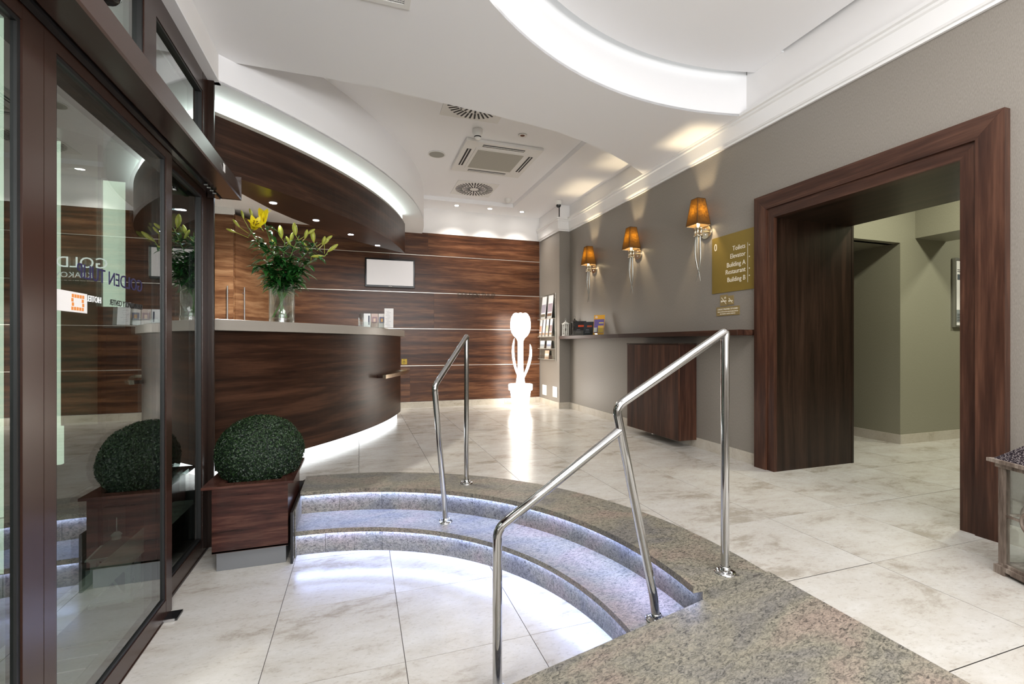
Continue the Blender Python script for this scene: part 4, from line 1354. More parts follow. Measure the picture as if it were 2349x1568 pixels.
stems = [
    # top point (dx, dy, z above counter), label, kind, extra buds
    ((-0.27, -0.02, 0.86), 'tall lily stem leaning far left with an open yellow flower and long green buds', 'open_side'),
    ((-0.14, -0.06, 0.93), 'tall lily stem with the open yellow flower that stands highest', 'open_up'),
    ((0.02, 0.05, 0.80), 'lily stem with a fat yellow bud at the middle of the vase', 'bud'),
    ((0.15, -0.02, 0.82), 'lily stem topped by two yellow buds right of the middle', 'bud'),
    ((0.30, 0.03, 0.78), 'lily stem with slim buds leaning to the right of the vase', 'bud'),
    ((0.40, -0.05, 0.66), 'lily stem leaning farthest right with a pointed yellow-green bud', 'bud_r'),
    ((-0.03, -0.10, 0.60), 'short leafy lily stem at the front of the vase', 'leafy'),
    ((0.18, -0.12, 0.50), 'low leafy lily stem drooping over the right front of the vase', 'leafy'),
    ((-0.20, -0.08, 0.52), 'low leafy lily stem drooping over the left front of the vase', 'leafy'),
]
rn = random.Random(11)
for k, (tp, lab, kind) in enumerate(stems):
    bx = VX - tp[0] * 0.16 + rn.uniform(-0.02, 0.02); by = VY - tp[1] * 0.2 + rn.uniform(-0.03, 0.03)
    b0 = Vector((bx, by, VZ + 0.052)); neck = Vector((VX + tp[0] * 0.22, VY + tp[1] * 0.3, VZ + vh))
    top = Vector((VX + tp[0], VY + tp[1], VZ + tp[2]))
    mid = (neck + top) / 2 + Vector((-tp[0] * 0.12, 0, 0.03))
    r = thing('lily_stem', lab, 'flower', tuple(b0), 'lily stems in the vase')
    path = [b0, b0.lerp(neck, 0.5), neck, mid, top]
    obj('stem', MB().tube(path, [0.005, 0.005, 0.0048, 0.004, 0.003], 8), M['stem'], r)
    vs, fs, tn = [], [], []
    nl = {'leafy': 60, 'open_side': 44, 'open_up': 40}.get(kind, 46)
    for q in range(nl):
        t = rn.uniform(0.0, 0.90) ** (1.15 if kind != 'leafy' else 1.0)
        P_ = neck.lerp(mid, t * 2) if t < 0.5 else mid.lerp(top, t * 2 - 1)
        if q % 7 == 0: P_ = b0.lerp(neck, rn.uniform(0.75, 1))
        a = q * 2.4 + rn.uniform(-0.4, 0.4)
        up = rn.uniform(-0.1, 0.65)
        d = Vector((cos(a), sin(a) * 0.9, up))
        s = 1.0 - 0.35 * t
        long_leaf(vs, fs, tn, P_, d, rn.uniform(0.13, 0.21) * s, rn.uniform(0.017, 0.029), rn.uniform(0.08, 0.36), rn)
    o = obj('leaves', MB().add(vs, fs, True), M['lily_leaf'], r)
    at = o.data.attributes.new('tone', 'FLOAT', 'FACE'); at.data.foreach_set('value', tn)

    def bud(p, d, L_, R_, peduncle_from):
        m2 = MB(); m2.tube([peduncle_from, Vector(p)], 0.0025, 6); bud_mesh(m2, p, d, L_, R_)
        obj('bud', m2, M['bud'], r)
    if kind == 'open_side':
        f = top + Vector((0.05, -0.05, -0.02)); obj('peduncle', MB().tube([top - Vector((0, 0, 0.08)), f], 0.003, 6), M['stem'], r)
        flower(f, (0.35, -0.8, 0.42), 0.135, r, 1.0)
        bud(top + Vector((-0.07, 0, 0.0)), (-0.6, -0.1, 0.75), 0.085, 0.013, top - Vector((0, 0, 0.05)))
        bud(top + Vector((-0.04, 0.01, 0.08)), (-0.25, 0, 1), 0.08, 0.012, top)
        bud(top + Vector((-0.10, 0, -0.05)), (-1, -0.1, 0.35), 0.08, 0.012, top - Vector((0, 0, 0.09)))
    elif kind == 'open_up':
        obj('peduncle', MB().tube([top - Vector((0, 0, 0.04)), top], 0.004, 6), M['stem'], r)
        flower(top - Vector((0, 0, 0.03)), (0.02, -0.12, 1.0), 0.15, r, 0.85)
        bud(top + Vector((-0.09, 0.02, 0.02)), (-0.35, 0, 1), 0.085, 0.013, top - Vector((0, 0, 0.1)))
    elif kind == 'bud':
        bud(top + Vector((-0.03, 0, 0.0)), (-0.12, 0, 1), 0.12, 0.024, top - Vector((0, 0, 0.05)))
        bud(top + Vector((0.05, -0.02, -0.03)), (0.25, -0.1, 1), 0.09, 0.017, top - Vector((0, 0, 0.08)))
        if k != 2: bud(top + Vector((0.07, 0.0, 0.02)), (0.75, 0, 0.6), 0.085, 0.015, top - Vector((0, 0, 0.04)))
        bud(top + Vector((-0.075, 0.02, -0.09)), (-0.45, 0, 0.9), 0.09, 0.015, top - Vector((0, 0, 0.13)))
    elif kind == 'bud_r':
        bud(top + Vector((0.0, 0, 0.02)), (0.72, -0.1, 0.6), 0.12, 0.018, top - Vector((0.03, 0, 0.03)))
        bud(top + Vector((-0.03, 0, 0.09)), (0.6, 0, 0.75), 0.07, 0.012, top - Vector((0.03, 0, 0)))
        bud(top + Vector((-0.14, -0.04, -0.04)), (0.98, -0.1, 0.06), 0.11, 0.016, top - Vector((0.15, 0, 0.09)))

# ------------------------------------------------------------------ brochures on the counter
def pocket(name, label, cat, c, w, h, rot, mats, tilt=0.18, group=None, card=None):
    pass


bh = thing('brochure_holder', 'clear acrylic brochure holder standing on the right part of the reception counter', 'brochure holder', (0.15, 5.68, 1.265))
ux, uy = cos(-0.12), sin(-0.12)
U = Vector((ux, uy, 0)); Vn = Vector((uy, -ux, 0)); Z = Vector((0, 0, 1))


def panel(c, wd, ht, t, tilt, mat, name, parent, u=U, v=Vn):
    zz = (Z * cos(tilt) - v * sin(tilt)).normalized()
    m2 = MB(); nn = u.cross(zz)
    m2.obox(Vector(c) + zz * ht / 2, u, nn, zz, wd / 2, t / 2, ht / 2)
    return obj(name, m2, mat, parent)


panel((0.16, 5.74, 1.2655), 0.34, 0.17, 0.003, 0.10, M['acrylic'], 'back_plate', bh)
panel((0.16, 5.69, 1.2655), 0.34, 0.07, 0.003, 0.10, M['acrylic'], 'front_plate', bh)
obj('foot', MB().obox((0.16, 5.715, 1.2685), U, -Vn, Z, 0.17, 0.028, 0.0025), M['acrylic'], bh)
for s in (-0.17, -0.12, 0.17):
    obj('side_wall', MB().obox(Vector((0.16, 5.715, 1.33)) + U * s, U, -Vn, Z, 0.0015, 0.03, 0.055), M['acrylic'], bh)
cols = [(0.72, 0.72, 0.74), (0.52, 0.40, 0.36), (0.62, 0.58, 0.55)]
labs = ['white booklet leftmost in the acrylic holder on the counter', 'brochure with a brownish picture in the acrylic holder on the counter', 'pale brochure with a small arch picture, right in the counter holder']
for k in range(3):
    c_ = Vector((0.16, 5.712, 1.272)) + U * (-0.075 + k * 0.085)
    b = thing('brochure', labs[k], 'brochure', tuple(c_), 'brochures on the counter')
    panel(c_, 0.078, 0.165, 0.006, 0.10, plain('brochure_cover_%d' % k, cols[k], 0.4), 'cover', b)
    f_ = c_ + Vn * 0.004
    if k == 0:
        panel(f_ + U * 0.02 + Z * 0.03, 0.014, 0.11, 0.001, 0.10, plain('navy_band', (0.02, 0.025, 0.06), 0.5), 'title_band', b)
    else:
        panel(f_ + Z * 0.05, 0.06, 0.075, 0.001, 0.10, plain('pic_%d' % k, [(0.30, 0.20, 0.22), (0.10, 0.10, 0.16)][k - 1], 0.4), 'picture', b)
        panel(f_ + Z * 0.065 + Vn * 0.001, 0.025, 0.04, 0.001, 0.10, plain('pic2_%d' % k, [(0.65, 0.50, 0.40), (0.45, 0.25, 0.08)][k - 1], 0.4), 'picture_detail', b)
c_ = Vector((0.33, 5.63, 1.2655))
b = thing('menu_card', 'tall white printed card leaning at the right end of the counter brochure holder', 'card', tuple(c_))
panel(c_, 0.105, 0.235, 0.002, 0.16, M['paper'], 'card', b)
M['greyprint'] = plain('grey_print', (0.36, 0.34, 0.38), 0.6)
for q in range(11):
    panel(c_ + Vn * 0.0022 + U * (-0.015 if q % 3 else 0) + (Z * cos(0.16) - Vn * sin(0.16)) * (0.02 + q * 0.018), 0.05 if q % 2 else 0.036, 0.003, 0.0006, 0.16, M['greyprint'], 'text_line', b)

# ------------------------------------------------------------------ wall shelf, cabinet
sf = thing('wall_shelf', 'long walnut shelf fixed along the taupe wall, running to the doorway', 'shelf', (3.23, 5.0, 1.15))
o = obj('board', MB().box(3.125, RWX - 0.001, 3.16, 6.915, 1.15, 1.20), M['wood_y'], sf); bevel(o, 0.002)
cb = thing('wall_cabinet', 'dark walnut two-door cabinet hanging on the wall under the shelf', 'cabinet', (3.2, 4.36, 0.078))
CX0, CY0, CY1, CZ0, CZ1 = 3.09, 3.892, 4.83, 0.079, 1.08
obj('body', MB().box(CX0 + 0.022, RWX - 0.014, CY0, CY1, CZ0, CZ1 - 0.014), M['wood_v'], cb)
dA = obj('door', MB().box(CX0, CX0 + 0.02, CY0 + 0.0, CY0 + 0.438, CZ0, CZ1 - 0.016), M['wood_v'], cb)
dB = obj('door', MB().box(CX0, CX0 + 0.02, CY0 + 0.442, CY1, CZ0, CZ1 - 0.016), M['wood_v'], cb)
obj('top_panel', MB().box(CX0 - 0.004, RWX - 0.014, CY0 - 0.004, CY1 + 0.004, CZ1 - 0.013, CZ1), M['wood_yd'], cb)
obj('door_catch', MB().box(CX0 + 0.002, CX0 + 0.03, CY0 + 0.43, CY0 + 0.455, CZ0 - 0.012, CZ0), M['brushed'], cb)

# on the shelf
lantern('small_lantern', 'small cream lantern with crossed sides at the far end of the wall shelf', (3.172, 6.76), 0.085, 0.20, 0.0, M['white_wood'], None, 'cross', 1.2, M['white_wood'])
lantern('small_lantern', 'small black lantern between the cream lantern and the black leaflets on the wall shelf', (3.27, 6.63), 0.10, 0.22, 0.0, plain('black_wood', (0.02, 0.016, 0.012), 0.5), None, 'cross', 1.2, None)
covers = [('black landscape leaflet in a clear stand beside the small lanterns', 3.215, 6.36, 0.21, 0.225, (0.012, 0.012, 0.015), (0.55, 0.07, 0.02)),
          ('smaller black leaflet in front of the orange one on the wall shelf', 3.19, 6.02, 0.15, 0.20, (0.02, 0.022, 0.028), (0.45, 0.08, 0.03)),
          ('orange and purple town leaflet standing on the wall shelf', 3.20, 5.74, 0.165, 0.285, (0.72, 0.36, 0.03), (0.14, 0.10, 0.30))]
for k, (lab, x, y, w_, h_, c1, c2) in enumerate(covers):
    rot = [0.55, 0.75, 0.62][k]
    u = Vector((sin(rot), -cos(rot), 0)); v = Vector((-cos(rot), -sin(rot), 0))
    c_ = Vector((x, y, 1.2005))
    b = thing('leaflet', lab, 'leaflet', tuple(c_), 'leaflets on the wall shelf')
    panel(c_, w_, h_, 0.003, 0.16, plain('leaflet_cover_%d' % k, c1, 0.3), 'cover', b, u, v)
    zt = (Z * cos(0.16) - v * sin(0.16))
    if k == 2:
        panel(c_ + v * 0.002 + zt * 0.03, w_ * 0.92, h_ * 0.68, 0.001, 0.16, plain('leaflet_picture', c2, 0.35), 'picture', b, u, v)
        panel(c_ + v * 0.003 + zt * 0.035 + u * 0.03, w_ * 0.5, h_ * 0.34, 0.001, 0.16, plain('leaflet_ochre', (0.65, 0.42, 0.08), 0.4), 'building_picture', b, u, v)
        panel(c_ + v * 0.004 + zt * 0.04 - u * 0.05, w_ * 0.3, h_ * 0.22, 0.001, 0.16, M['paper'], 'text_block', b, u, v)
        panel(c_ + v * 0.004 + zt * 0.165 + u * 0.035, w_ * 0.42, h_ * 0.045, 0.001, 0.16, plain('leaflet_yellow', (0.8, 0.65, 0.1), 0.4), 'yellow_band', b, u, v)
        m2 = MB(); m2.disc(c_ + v * 0.003 + zt * 0.255 - u * 0.045, v, 0.02, 0.001, 16); obj('round_badge', m2, plain('badge', (0.8, 0.62, 0.5), 0.4), b)
    else:
        panel(c_ + v * 0.003 + zt * h_ * 0.6 + u * w_ * 0.1, w_ * 0.5, h_ * 0.13, 0.001, 0.16, plain('leaflet_red_%d' % k, c2, 0.4), 'title', b, u, v)
        for q in range(3):
            panel(c_ + v * 0.003 + zt * h_ * (0.2 + q * 0.1) - u * w_ * 0.1, w_ * (0.5 - q * 0.1), 0.004, 0.001, 0.16, M['greyprint'], 'text_line', b, u, v)
    panel(c_ + v * 0.008, w_ + 0.008, h_ * 0.35, 0.002, 0.16, M['acrylic'], 'clear_stand', b, u, v)
    obj('clear_foot', MB().obox(c_ - v * 0.03 + Z * 0.001, u, v, Z, w_ / 2, 0.045, 0.001), M['acrylic'], b)

# ------------------------------------------------------------------ leaflet rack and sockets on the column
XC = 3.14
rk = thing('leaflet_rack', 'tall clear acrylic leaflet rack mounted on the column', 'rack', (XC - 0.02, 7.4, 0.78))
obj('back_plate', MB().box(XC - 0.014, XC - 0.010, 7.06, 7.74, 0.78, 1.93), M['acrylic'], rk)
for y, z in ((7.09, 0.81), (7.71, 0.81), (7.09, 1.90), (7.71, 1.90)):
    obj('fixing_bolt', MB().disc((XC, y, z), (-1, 0, 0), 0.010, 0.022, 12), M['chrome'], rk)
shelves = [(1.50, 0.06), (1.19, 0.055), (0.985, 0.055), (0.80, 0.05)]
M['acrylic_edge'] = plain('acrylic_edge', (0.62, 0.58, 0.52), 0.15)
for z, d_ in shelves:
    s_ = obj('pocket_shelf', MB().box(XC - 0.014 - d_, XC - 0.0145, 7.07, 7.73, z, z + 0.006), M['acrylic_edge'], rk)
    obj('pocket_front', MB().box(XC - 0.016 - d_, XC - 0.0135 - d_, 7.07, 7.73, z, z + 0.075), M['acrylic'], s_)
obj('side_edge', MB().box(XC - 0.015, XC - 0.009, 7.055, 7.062, 0.78, 1.93), M['acrylic_edge'], rk)


def rack_leaflet(y, z, w_, h_, lab, c_top, c_pic, c_low):
    c_ = Vector((XC - 0.05, y, z)); u = Vector((0, -1, 0)); v = Vector((-1, 0, 0))
    b = thing('leaflet', lab, 'leaflet', tuple(c_), 'leaflets in the column rack')
    t = 0.10
    zt = (Z * cos(t) - v * sin(t))
    panel(c_, w_, h_, 0.006, t, plain('rack_paper', c_top, 0.5), 'cover', b, u, v)
    panel(c_ + v * 0.004 + zt * h_ * 0.28, w_ * 0.9, h_ * 0.36, 0.001, t, plain('rack_picture', c_pic, 0.45), 'picture', b, u, v)
    panel(c_ + v * 0.004 + zt * h_ * 0.10, w_ * 0.9, h_ * 0.12, 0.001, t, plain('rack_foot', c_low, 0.45), 'text_block', b, u, v)


W_ = (0.74, 0.72, 0.72)
rack_leaflet(7.53, 1.51, 0.20, 0.40, 'left large white leaflet with a town photo in the top row of the column rack', W_, (0.30, 0.28, 0.33), (0.15, 0.12, 0.08))
rack_leaflet(7.24, 1.51, 0.20, 0.40, 'right large white leaflet with a town photo in the top row of the column rack', W_, (0.32, 0.26, 0.30), (0.22, 0.12, 0.08))
for k, (y, cp) in enumerate([(7.66, (0.55, 0.30, 0.2)), (7.51, (0.6, 0.58, 0.58)), (7.36, (0.5, 0.42, 0.3)), (7.20, (0.28, 0.2, 0.2))]):
    rack_leaflet(y, 1.20, 0.10, 0.30, ['leftmost slim leaflet in the second row of the column rack', 'second slim leaflet from the left in the second row of the column rack', 'third slim leaflet from the left in the second row of the column rack', 'rightmost slim leaflet in the second row of the column rack'][k], W_, cp, (0.55, 0.35, 0.22))
rack_leaflet(7.57, 0.992, 0.19, 0.135, 'left small white card in the third row of the column rack', W_, (0.45, 0.5, 0.55), W_)
rack_leaflet(7.27, 0.992, 0.19, 0.135, 'right small white card in the third row of the column rack', W_, (0.35, 0.4, 0.55), W_)
rack_leaflet(7.36, 0.807, 0.18, 0.15, 'small salmon card in the lowest pocket of the column rack', (0.62, 0.42, 0.30), (0.75, 0.7, 0.62), (0.6, 0.4, 0.3))
for y, z, l_ in ((7.556, 0.25, 'left white blank wall plate low on the column'), (7.096, 0.26, 'right white blank wall plate low on the column')):
    o = obj('wall_plate', MB().box(XC - 0.012, XC, y - 0.09, y + 0.09, z - 0.09, z + 0.09), M['white_pl']); bevel(o, 0.004)
    tag(o, l_, 'wall plate', 'wall plates on the column')

# ------------------------------------------------------------------ sconces
m_, N_, L_n, B_n = mat_new('amber_brown_shade')
N_.remove(B_n)
df = N_.new('ShaderNodeBsdfDiffuse'); tr = N_.new('ShaderNodeBsdfTranslucent'); mx = N_.new('ShaderNodeMixShader')
g_ = N_.new('ShaderNodeNewGeometry'); nz = N_.new('ShaderNodeTexNoise'); nz.inputs['Scale'].default_value = 60; nz.inputs['Detail'].default_value = 5
L_n.new(g_.outputs['Position'], nz.inputs['Vector'])
rr_ = ramp(N_, [(0.3, (0.14, 0.05, 0.002)), (0.7, (0.42, 0.17, 0.010))]); L_n.new(nz.outputs['Fac'], rr_.inputs[0]); L_n.new(rr_.outputs[0], tr.inputs[0])
df.inputs[0].default_value = (0.065, 0.042, 0.020, 1); mx.inputs[0].default_value = 0.022
L_n.new(df.outputs[0], mx.inputs[1]); L_n.new(tr.outputs[0], mx.inputs[2]); L_n.new(mx.outputs[0], N_['Material Output'].inputs[0])
M['shade'] = m_
M['seam'] = plain('dark_shade_seam', (0.03, 0.018, 0.01), 0.6)


def sconce(y, label, zo=0.0):
    x = 3.225
    r = thing('wall_sconce', label, 'wall lamp', (x, y, 2.2 + zo), 'wall lamps')
    obj('wall_plate', MB().disc((RWX, y, 2.205 + zo), (-1, 0, 0), 0.074, 0.016, 32, 0.070), M['nickel'], r)
    for dz in (-0.03, 0.03):
        obj('plate_screw', MB().disc((RWX - 0.016, y, 2.205 + zo + dz), (-1, 0, 0), 0.009, 0.008, 12, 0.004), M['chrome'], r)
    obj('arm', MB().tube([(RWX - 0.012, y - 0.012, 2.205 + zo), (x + 0.02, y - 0.012, 2.205 + zo)], 0.005, 8).tube([(RWX - 0.012, y + 0.012, 2.205 + zo), (x + 0.02, y + 0.012, 2.205 + zo)], 0.005, 8), M['nickel'], r)
    b = MB()
    for a in range(4):
        px, py = x + 0.024 * cos(a * pi / 2 + 0.6), y + 0.030 * sin(a * pi / 2 + 0.6)
        b.lathe([(0, 2.155 + zo), (0.016, 2.155 + zo), (0.019, 2.162 + zo), (0.013, 2.168 + zo), (0.013, 2.222 + zo), (0.019, 2.228 + zo), (0.016, 2.236 + zo), (0, 2.236 + zo)], px, py, 14)
    b.lathe([(0, 2.150 + zo), (0.043, 2.150 + zo), (0.045, 2.156 + zo), (0.02, 2.160 + zo)], x, y, 24)
    b.lathe([(0.02, 2.232 + zo), (0.034, 2.238 + zo), (0.034, 2.244 + zo), (0, 2.246 + zo)], x, y, 24)
    obj('body', b, M['nickel'], r)
    for s in (-1, 1):
        pts = [(x, y + s * 0.028, 2.16 + zo), (x - 0.004, y + s * 0.036, 2.08 + zo), (x - 0.004, y + s * 0.038, 2.00 + zo), (x, y + s * 0.031, 1.92 + zo), (x + 0.004, y + s * 0.015, 1.845 + zo), (x + 0.006, y - s * 0.006, 1.785 + zo), (x + 0.004, y - s * 0.022, 1.735 + zo), (x, y - s * 0.032, 1.70 + zo if s > 0 else 1.695 + zo)]
        obj('horn', MB().tube(pts, [0.009, 0.0092, 0.009, 0.0085, 0.0075, 0.0055, 0.0035, 0.0015], 10), M['pewter'], r)
    obj('horn', MB().tube([(x - 0.01, y, 2.16 + zo), (x - 0.012, y, 2.06 + zo), (x - 0.010, y + 0.002, 1.98 + zo)], [0.007, 0.005, 0.001], 8), M['pewter'], r)
    h0, h1, z0, z1 = 0.083, 0.047, 2.258 + zo, 2.525 + zo
    sh_ = MB()
    v1 = [(x + a * h0, y + b_ * h0, z0) for a, b_ in ((-1, -1), (1, -1), (1, 1), (-1, 1))]
    v2 = [(x + a * h1, y + b_ * h1, z1) for a, b_ in ((-1, -1), (1, -1), (1, 1), (-1, 1))]
    sh_.add(v1 + v2, [(0, 1, 5, 4), (1, 2, 6, 5), (2, 3, 7, 6), (3, 0, 4, 7)])
    s_ = obj('lamp_shade', sh_, M['shade'], r)
    sm = MB()
    for k in range(4):
        sm.tube([v1[k], v2[k]], 0.0022, 6)
        sm.tube([v1[k], v1[(k + 1) % 4]], 0.0022, 6); sm.tube([v2[k], v2[(k + 1) % 4]], 0.0022, 6)
    obj('seam_piping', sm, M['seam'], s_)
    obj('bulb', MB().lathe([(0.012, 2.25 + zo), (0.014, 2.29 + zo), (0.017, 2.31 + zo), (0.014, 2.345 + zo), (0, 2.365 + zo)], x, y, 16), M['bulb'], r)
    light('sconce_lamp', 'POINT', (x, y, 2.40 + zo), 11, (1.0, 0.80, 0.50), 0.022)
    return r


sconce(3.76, 'nearest brass wall lamp with an amber shade, beside the gold direction sign')
sconce(4.95, 'middle brass wall lamp with an amber shade on the taupe wall')
sconce(6.08, 'farthest brass wall lamp with an amber shade, nearest the column', -0.01)

# ------------------------------------------------------------------ signs
sg = thing('direction_sign', 'large square gold direction sign listing toilets, elevator and restaurant beside the doorway', 'sign', (RWX - 0.006, 3.43, 1.567))
XS = RWX - 0.0085
o = obj('plate', MB().box(RWX - 0.008, RWX - 0.001, 3.135, 3.676, 1.567, 2.113), M['gold'], sg)
text('lettering', '0', 0.10, (XS, 3.648, 1.985), (0, -1, 0), (0, 0, 1), M['letter'], sg, 'LEFT', width=0.8)
for k, t in enumerate(['Toilets', 'Elevator', 'Building A', 'Restaurant', 'Building B']):
    text('lettering', t, 0.062, (XS, 3.262, [1.948, 1.878, 1.800, 1.735, 1.660][k]), (0, -1, 0), (0, 0, 1), M['letter'], sg, 'RIGHT', width=0.88)
mk = MB().box(XS - 0.0008, XS + 0.0004, 3.236, 3.239, 1.63, 1.99)
for z in (1.965, 1.86, 1.755, 1.69): mk.obox((XS, 3.218, z), (0, 1, 1), (1, 0, 0), (0, -1, 1), 0.005, 0.0008, 0.005)
obj('rule_and_markers', mk, M['letter'], sg)


def nosmoke(y0, y1, z0, z1, lab, e):
    r = thing('no_smoking_sign', lab, 'sign', (RWX - 0.004, (y0 + y1) / 2, z0), 'small gold signs')
    obj('plate', MB().box(RWX - 0.006, RWX - 0.001, y0, y1, z0, z1), M['gold2'], r)
    x = RWX - 0.007
    w_ = (y1 - y0); h_ = z1 - z0; yc, zc = (y0 + y1) / 2, (z0 + z1) / 2
    obj('cigarette', MB().box(x, x + 0.001, yc - w_ * 0.35, yc + w_ * 0.15, zc - h_ * 0.12, zc - h_ * 0.03).box(x, x + 0.001, yc + w_ * 0.18, yc + w_ * 0.38, zc - h_ * 0.16, zc + 0.0), M['letter'], r)
    obj('slash', MB().obox((x, yc, zc - h_ * 0.03), (0, -1, -1.1), (1, 0, 0), (0, -1.1, 1), min(w_, h_) * 0.46, 0.0008, h_ * 0.022), M['letter'], r)
    if e: text('lettering', 'e', h_ * 0.42, (x, y0 + w_ * 0.42, zc + h_ * 0.12), (0, -1, 0), (0, 0, 1), M['letter'], r)


nosmoke(3.478, 3.572, 1.440, 1.545, 'left small gold no-vaping plate with the letter e below the direction sign', True)
nosmoke(3.405, 3.474, 1.445, 1.530, 'right small gold no-smoking plate below the direction sign', False)
r = thing('notice_plate', 'narrow gold plate with three printed lines under the no-smoking plates', 'sign', (RWX - 0.004, 3.47, 1.345), 'small gold signs')
obj('plate', MB().box(RWX - 0.006, RWX - 0.001, 3.335, 3.62, 1.345, 1.430), M['gold2'], r)
for t, z, s in (('ZAKAZ PALENIA TYTONIU', 1.400, 0.021), ('ORAZ PAPIEROSOW ELEKTRONICZNYCH', 1.378, 0.0135), ('NA TERENIE CALEGO OBIEKTU', 1.358, 0.0135)):
    text('lettering', t, s, (RWX - 0.0068, 3.478, z), (0, -1, 0), (0, 0, 1), M['letter'], r, 'CENTER')

# ------------------------------------------------------------------ ceiling fittings
ZC = 3.434


def swirl(name, label, cx, cy, w_, r0, r1):
    r = thing(name, label, 'air vent', (cx, cy, ZC - 0.006), 'swirl vents')
    o = obj('plate', MB().box(cx - w_ / 2, cx + w_ / 2, cy - w_ / 2, cy + w_ / 2, ZC - 0.006, ZC), M['white_pl'], r)
    n = 36
    for k in range(n):
        a = 2 * pi * k / n
        d = Vector((cos(a), sin(a), 0)); t = Vector((-sin(a), cos(a), 0))
        if k % 2:
            segs = [(r1 * 0.62, r1)]
        else:
            segs = [(r0, r1 * 0.60), (r1 * 0.64, r1)] if k % 4 == 0 else [(r0 * 1.1, r1 * 0.62), (r1 * 0.66, r1)]
        for a0, a1 in segs:
            m2 = MB().obox(Vector((cx, cy, ZC - 0.0065)) + d * (a0 + a1) / 2, d, t, Z, (a1 - a0) / 2, 0.0095, 0.0012)
            obj('slot', m2, M['dark_void'], r)
    return r


swirl('swirl_vent', 'nearer square swirl air vent partly hidden by the lowered ceiling', 1.09, 4.38, 0.62, 0.07, 0.285)
swirl('swirl_vent', 'farther square swirl air vent behind the ceiling air conditioner', 1.66, 6.80, 0.62, 0.065, 0.285)
ac = thing('ceiling_air_conditioner', 'square white cassette air conditioner in the ceiling between two swirl vents', 'air conditioner', (1.635, 5.59, 3.40))
ax_, ay_, aw = 1.635, 5.59, 0.475
fr = slab([(ax_ - aw, ay_ - aw), (ax_ + aw, ay_ - aw), (ax_ + aw, ay_ + aw), (ax_ - aw, ay_ + aw)], [[(ax_ - 0.28, ay_ - 0.28), (ax_ + 0.28, ay_ - 0.28), (ax_ + 0.28, ay_ + 0.28), (ax_ - 0.28, ay_ + 0.28)]], 3.400, ZC)
o = obj('frame', fr, M['white_pl'], ac)
o = obj('panel_rim', MB().box(ax_ - 0.325, ax_ + 0.325, ay_ - 0.325, ay_ + 0.325, 3.393, 3.400), M['white_pl'], ac)
obj('filter_grille', MB().box(ax_ - 0.29, ax_ + 0.29, ay_ - 0.28, ay_ + 0.28, 3.390, 3.3935), plain('beige_filter', (0.42, 0.40, 0.34), 0.7, bump=0.3, bscale=400), ac)
gr = MB()
for k in range(25):
    gr.box(ax_ - 0.285, ax_ + 0.285, ay_ - 0.27 + k * 0.0224, ay_ - 0.267 + k * 0.0224, 3.3885, 3.3902)
obj('grille_bars', gr, plain('beige_bar', (0.5, 0.48, 0.42), 0.6), ac)
for sx, sy in ((0, -1), (0, 1), (-1, 0), (1, 0)):
    if sx == 0:
        obj('outlet', MB().box(ax_ - 0.26, ax_ + 0.26, ay_ + sy * 0.392 - 0.028, ay_ + sy * 0.392 + 0.028, 3.3985, 3.4003), M['dark_void'], ac)
        obj('louvre', MB().box(ax_ - 0.255, ax_ + 0.255, ay_ + sy * 0.392 - 0.008, ay_ + sy * 0.392 + 0.003, 3.394, 3.3988), M['white_pl'], ac)
    else:
        obj('outlet', MB().box(ax_ + sx * 0.392 - 0.028, ax_ + sx * 0.392 + 0.028, ay_ - 0.26, ay_ + 0.26, 3.3985, 3.4003), M['dark_void'], ac)
        obj('louvre', MB().box(ax_ + sx * 0.392 - 0.008, ax_ + sx * 0.392 + 0.003, ay_ - 0.255, ay_ + 0.255, 3.394, 3.3988), M['white_pl'], ac)
sp = thing('ceiling_speaker', 'round beige loudspeaker flush in the ceiling left of the air conditioner', 'speaker', (0.91, 5.69, 3.42))
obj('rim', MB().lathe([(0.105, 3.4335), (0.108, 3.427), (0.095, 3.424), (0.092, 3.428)], 0.91, 5.69, 32), M['white_pl'], sp)
obj('grille', MB().disc((0.91, 5.69, 3.4335), (0, 0, -1), 0.093, 0.008, 32), plain('speaker_mesh', (0.36, 0.35, 0.31), 0.7, bump=0.3, bscale=700), sp)
sd = thing('smoke_detector', 'white cylindrical smoke detector hanging between the near swirl vent and the air conditioner', 'smoke detector', (1.235, 4.90, 3.36))
obj('base', MB().lathe([(0.056, 3.4335), (0.058, 3.41), (0.048, 3.375), (0.040, 3.36)], 1.235, 4.90, 28), M['white_pl'], sd)
obj('sensing_head', MB().lathe([(0.040, 3.362), (0.036, 3.335), (0.022, 3.325), (0, 3.325)], 1.235, 4.90, 28), M['white_pl'], sd)
obj('dark_slots', MB().lathe([(0.0395, 3.357), (0.0385, 3.345)], 1.235, 4.90, 28), M['black'], sd)
sd = thing('smoke_detector', 'white shallow smoke detector in the far right corner of the raised ceiling', 'smoke detector', (2.30, 7.10, 3.38))
obj('base', MB().lathe([(0.06, 3.4335), (0.06, 3.41), (0.05, 3.395)], 2.30, 7.10, 28), M['white_pl'], sd)
obj('sensing_head', MB().lathe([(0.05, 3.396), (0.035, 3.375), (0, 3.372)], 2.30, 7.10, 28), M['white_pl'], sd)
sl2 = thing('ceiling_downlight', 'small unlit chrome downlight right of the smoke detector', 'downlight', (1.75, 4.87, 3.42))
obj('trim_ring', MB().lathe([(0.052, 3.4335), (0.052, 3.430), (0.03, 3.427), (0.025, 3.431)], 1.75, 4.87, 28), M['white_pl'], sl2)
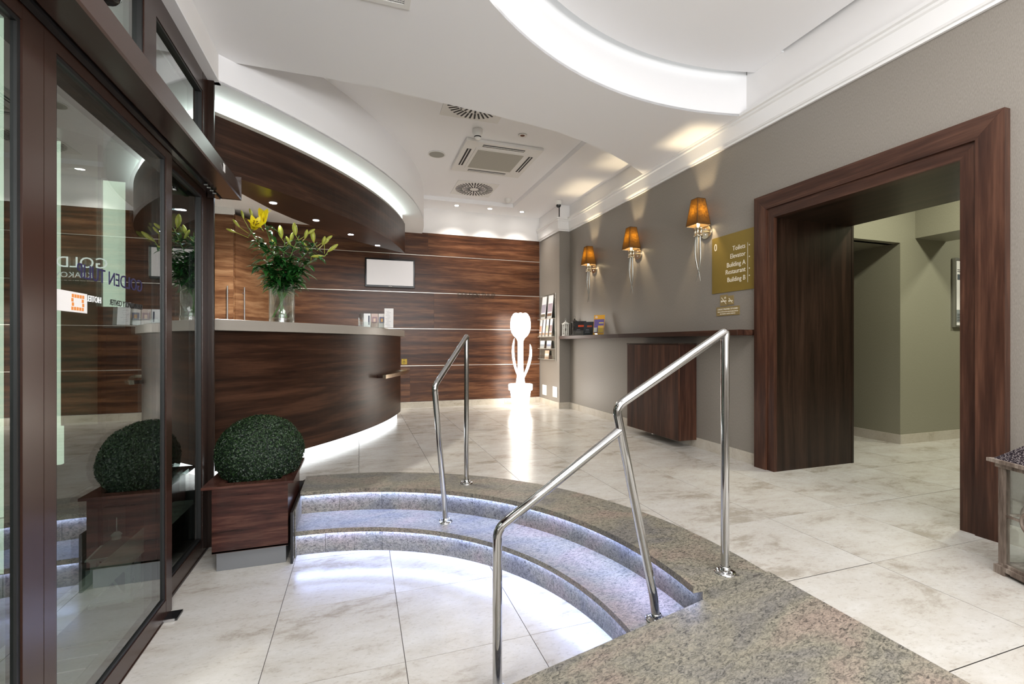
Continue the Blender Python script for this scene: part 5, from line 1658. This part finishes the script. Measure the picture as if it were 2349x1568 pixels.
obj('lens', MB().disc((1.75, 4.87, 3.4335), (0, 0, -1), 0.026, 0.004, 20), M['chrome'], sl2)
for x, lb in ((1.53, 'leftmost'), (2.105, 'middle'), (2.68, 'rightmost')):
    s = thing('ceiling_downlight', lb + ' of three small lit downlights in front of the white band above the walnut wall', 'downlight', (x, 7.49, 3.36), 'downlights at the back wall')
    obj('trim_ring', MB().lathe([(0.048, 3.3695), (0.050, 3.366), (0.036, 3.364), (0.034, 3.3675)], x, 7.49, 24), M['white_pl'], s)
    obj('lens', MB().disc((x, 7.49, 3.3692), (0, 0, -1), 0.034, 0.003, 20), M['spot_warm'], s)
    light('back_downlight', 'SPOT', (x, 7.49, 3.355), 40, (1.0, 0.93, 0.86), 0.04, (radians(-6), 0, 0), None, radians(115), 0.9)
cm = thing('dome_camera', 'small white security camera with a black dome at the ceiling above the column', 'security camera', (3.03, 6.72, 3.27))
obj('housing', MB().lathe([(0.052, 3.369), (0.055, 3.34), (0.048, 3.305), (0.040, 3.30)], 3.03, 6.72, 24), M['white_pl'], cm)
obj('dome', MB().lathe([(0.040, 3.302), (0.038, 3.28), (0.025, 3.262), (0, 3.256)], 3.03, 6.72, 24), M['black_gl'], cm)
vt = thing('grille_vent', 'square white grille vent in the lowered ceiling near the entrance', 'air vent', (0.10, 2.70, ZA - 0.006))
obj('frame', slab([(-0.09, 2.42), (0.29, 2.42), (0.29, 2.86), (-0.09, 2.86)], [[(-0.055, 2.455), (0.255, 2.455), (0.255, 2.825), (-0.055, 2.825)]], ZA - 0.008, ZA - 0.0005), M['white_pl'], vt)
obj('duct', MB().box(-0.055, 0.255, 2.455, 2.825, ZA - 0.002, ZA - 0.0006), plain('duct_grey', (0.3, 0.3, 0.3), 0.6), vt)
gr = MB()
for k in range(21): gr.box(-0.055 + k * 0.0155, -0.052 + k * 0.0155, 2.455, 2.825, ZA - 0.006, ZA - 0.002)
for k in range(25): gr.box(-0.055, 0.255, 2.455 + k * 0.0154, 2.458 + k * 0.0154, ZA - 0.006, ZA - 0.002)
obj('grille_bars', gr, M['white_pl'], vt)
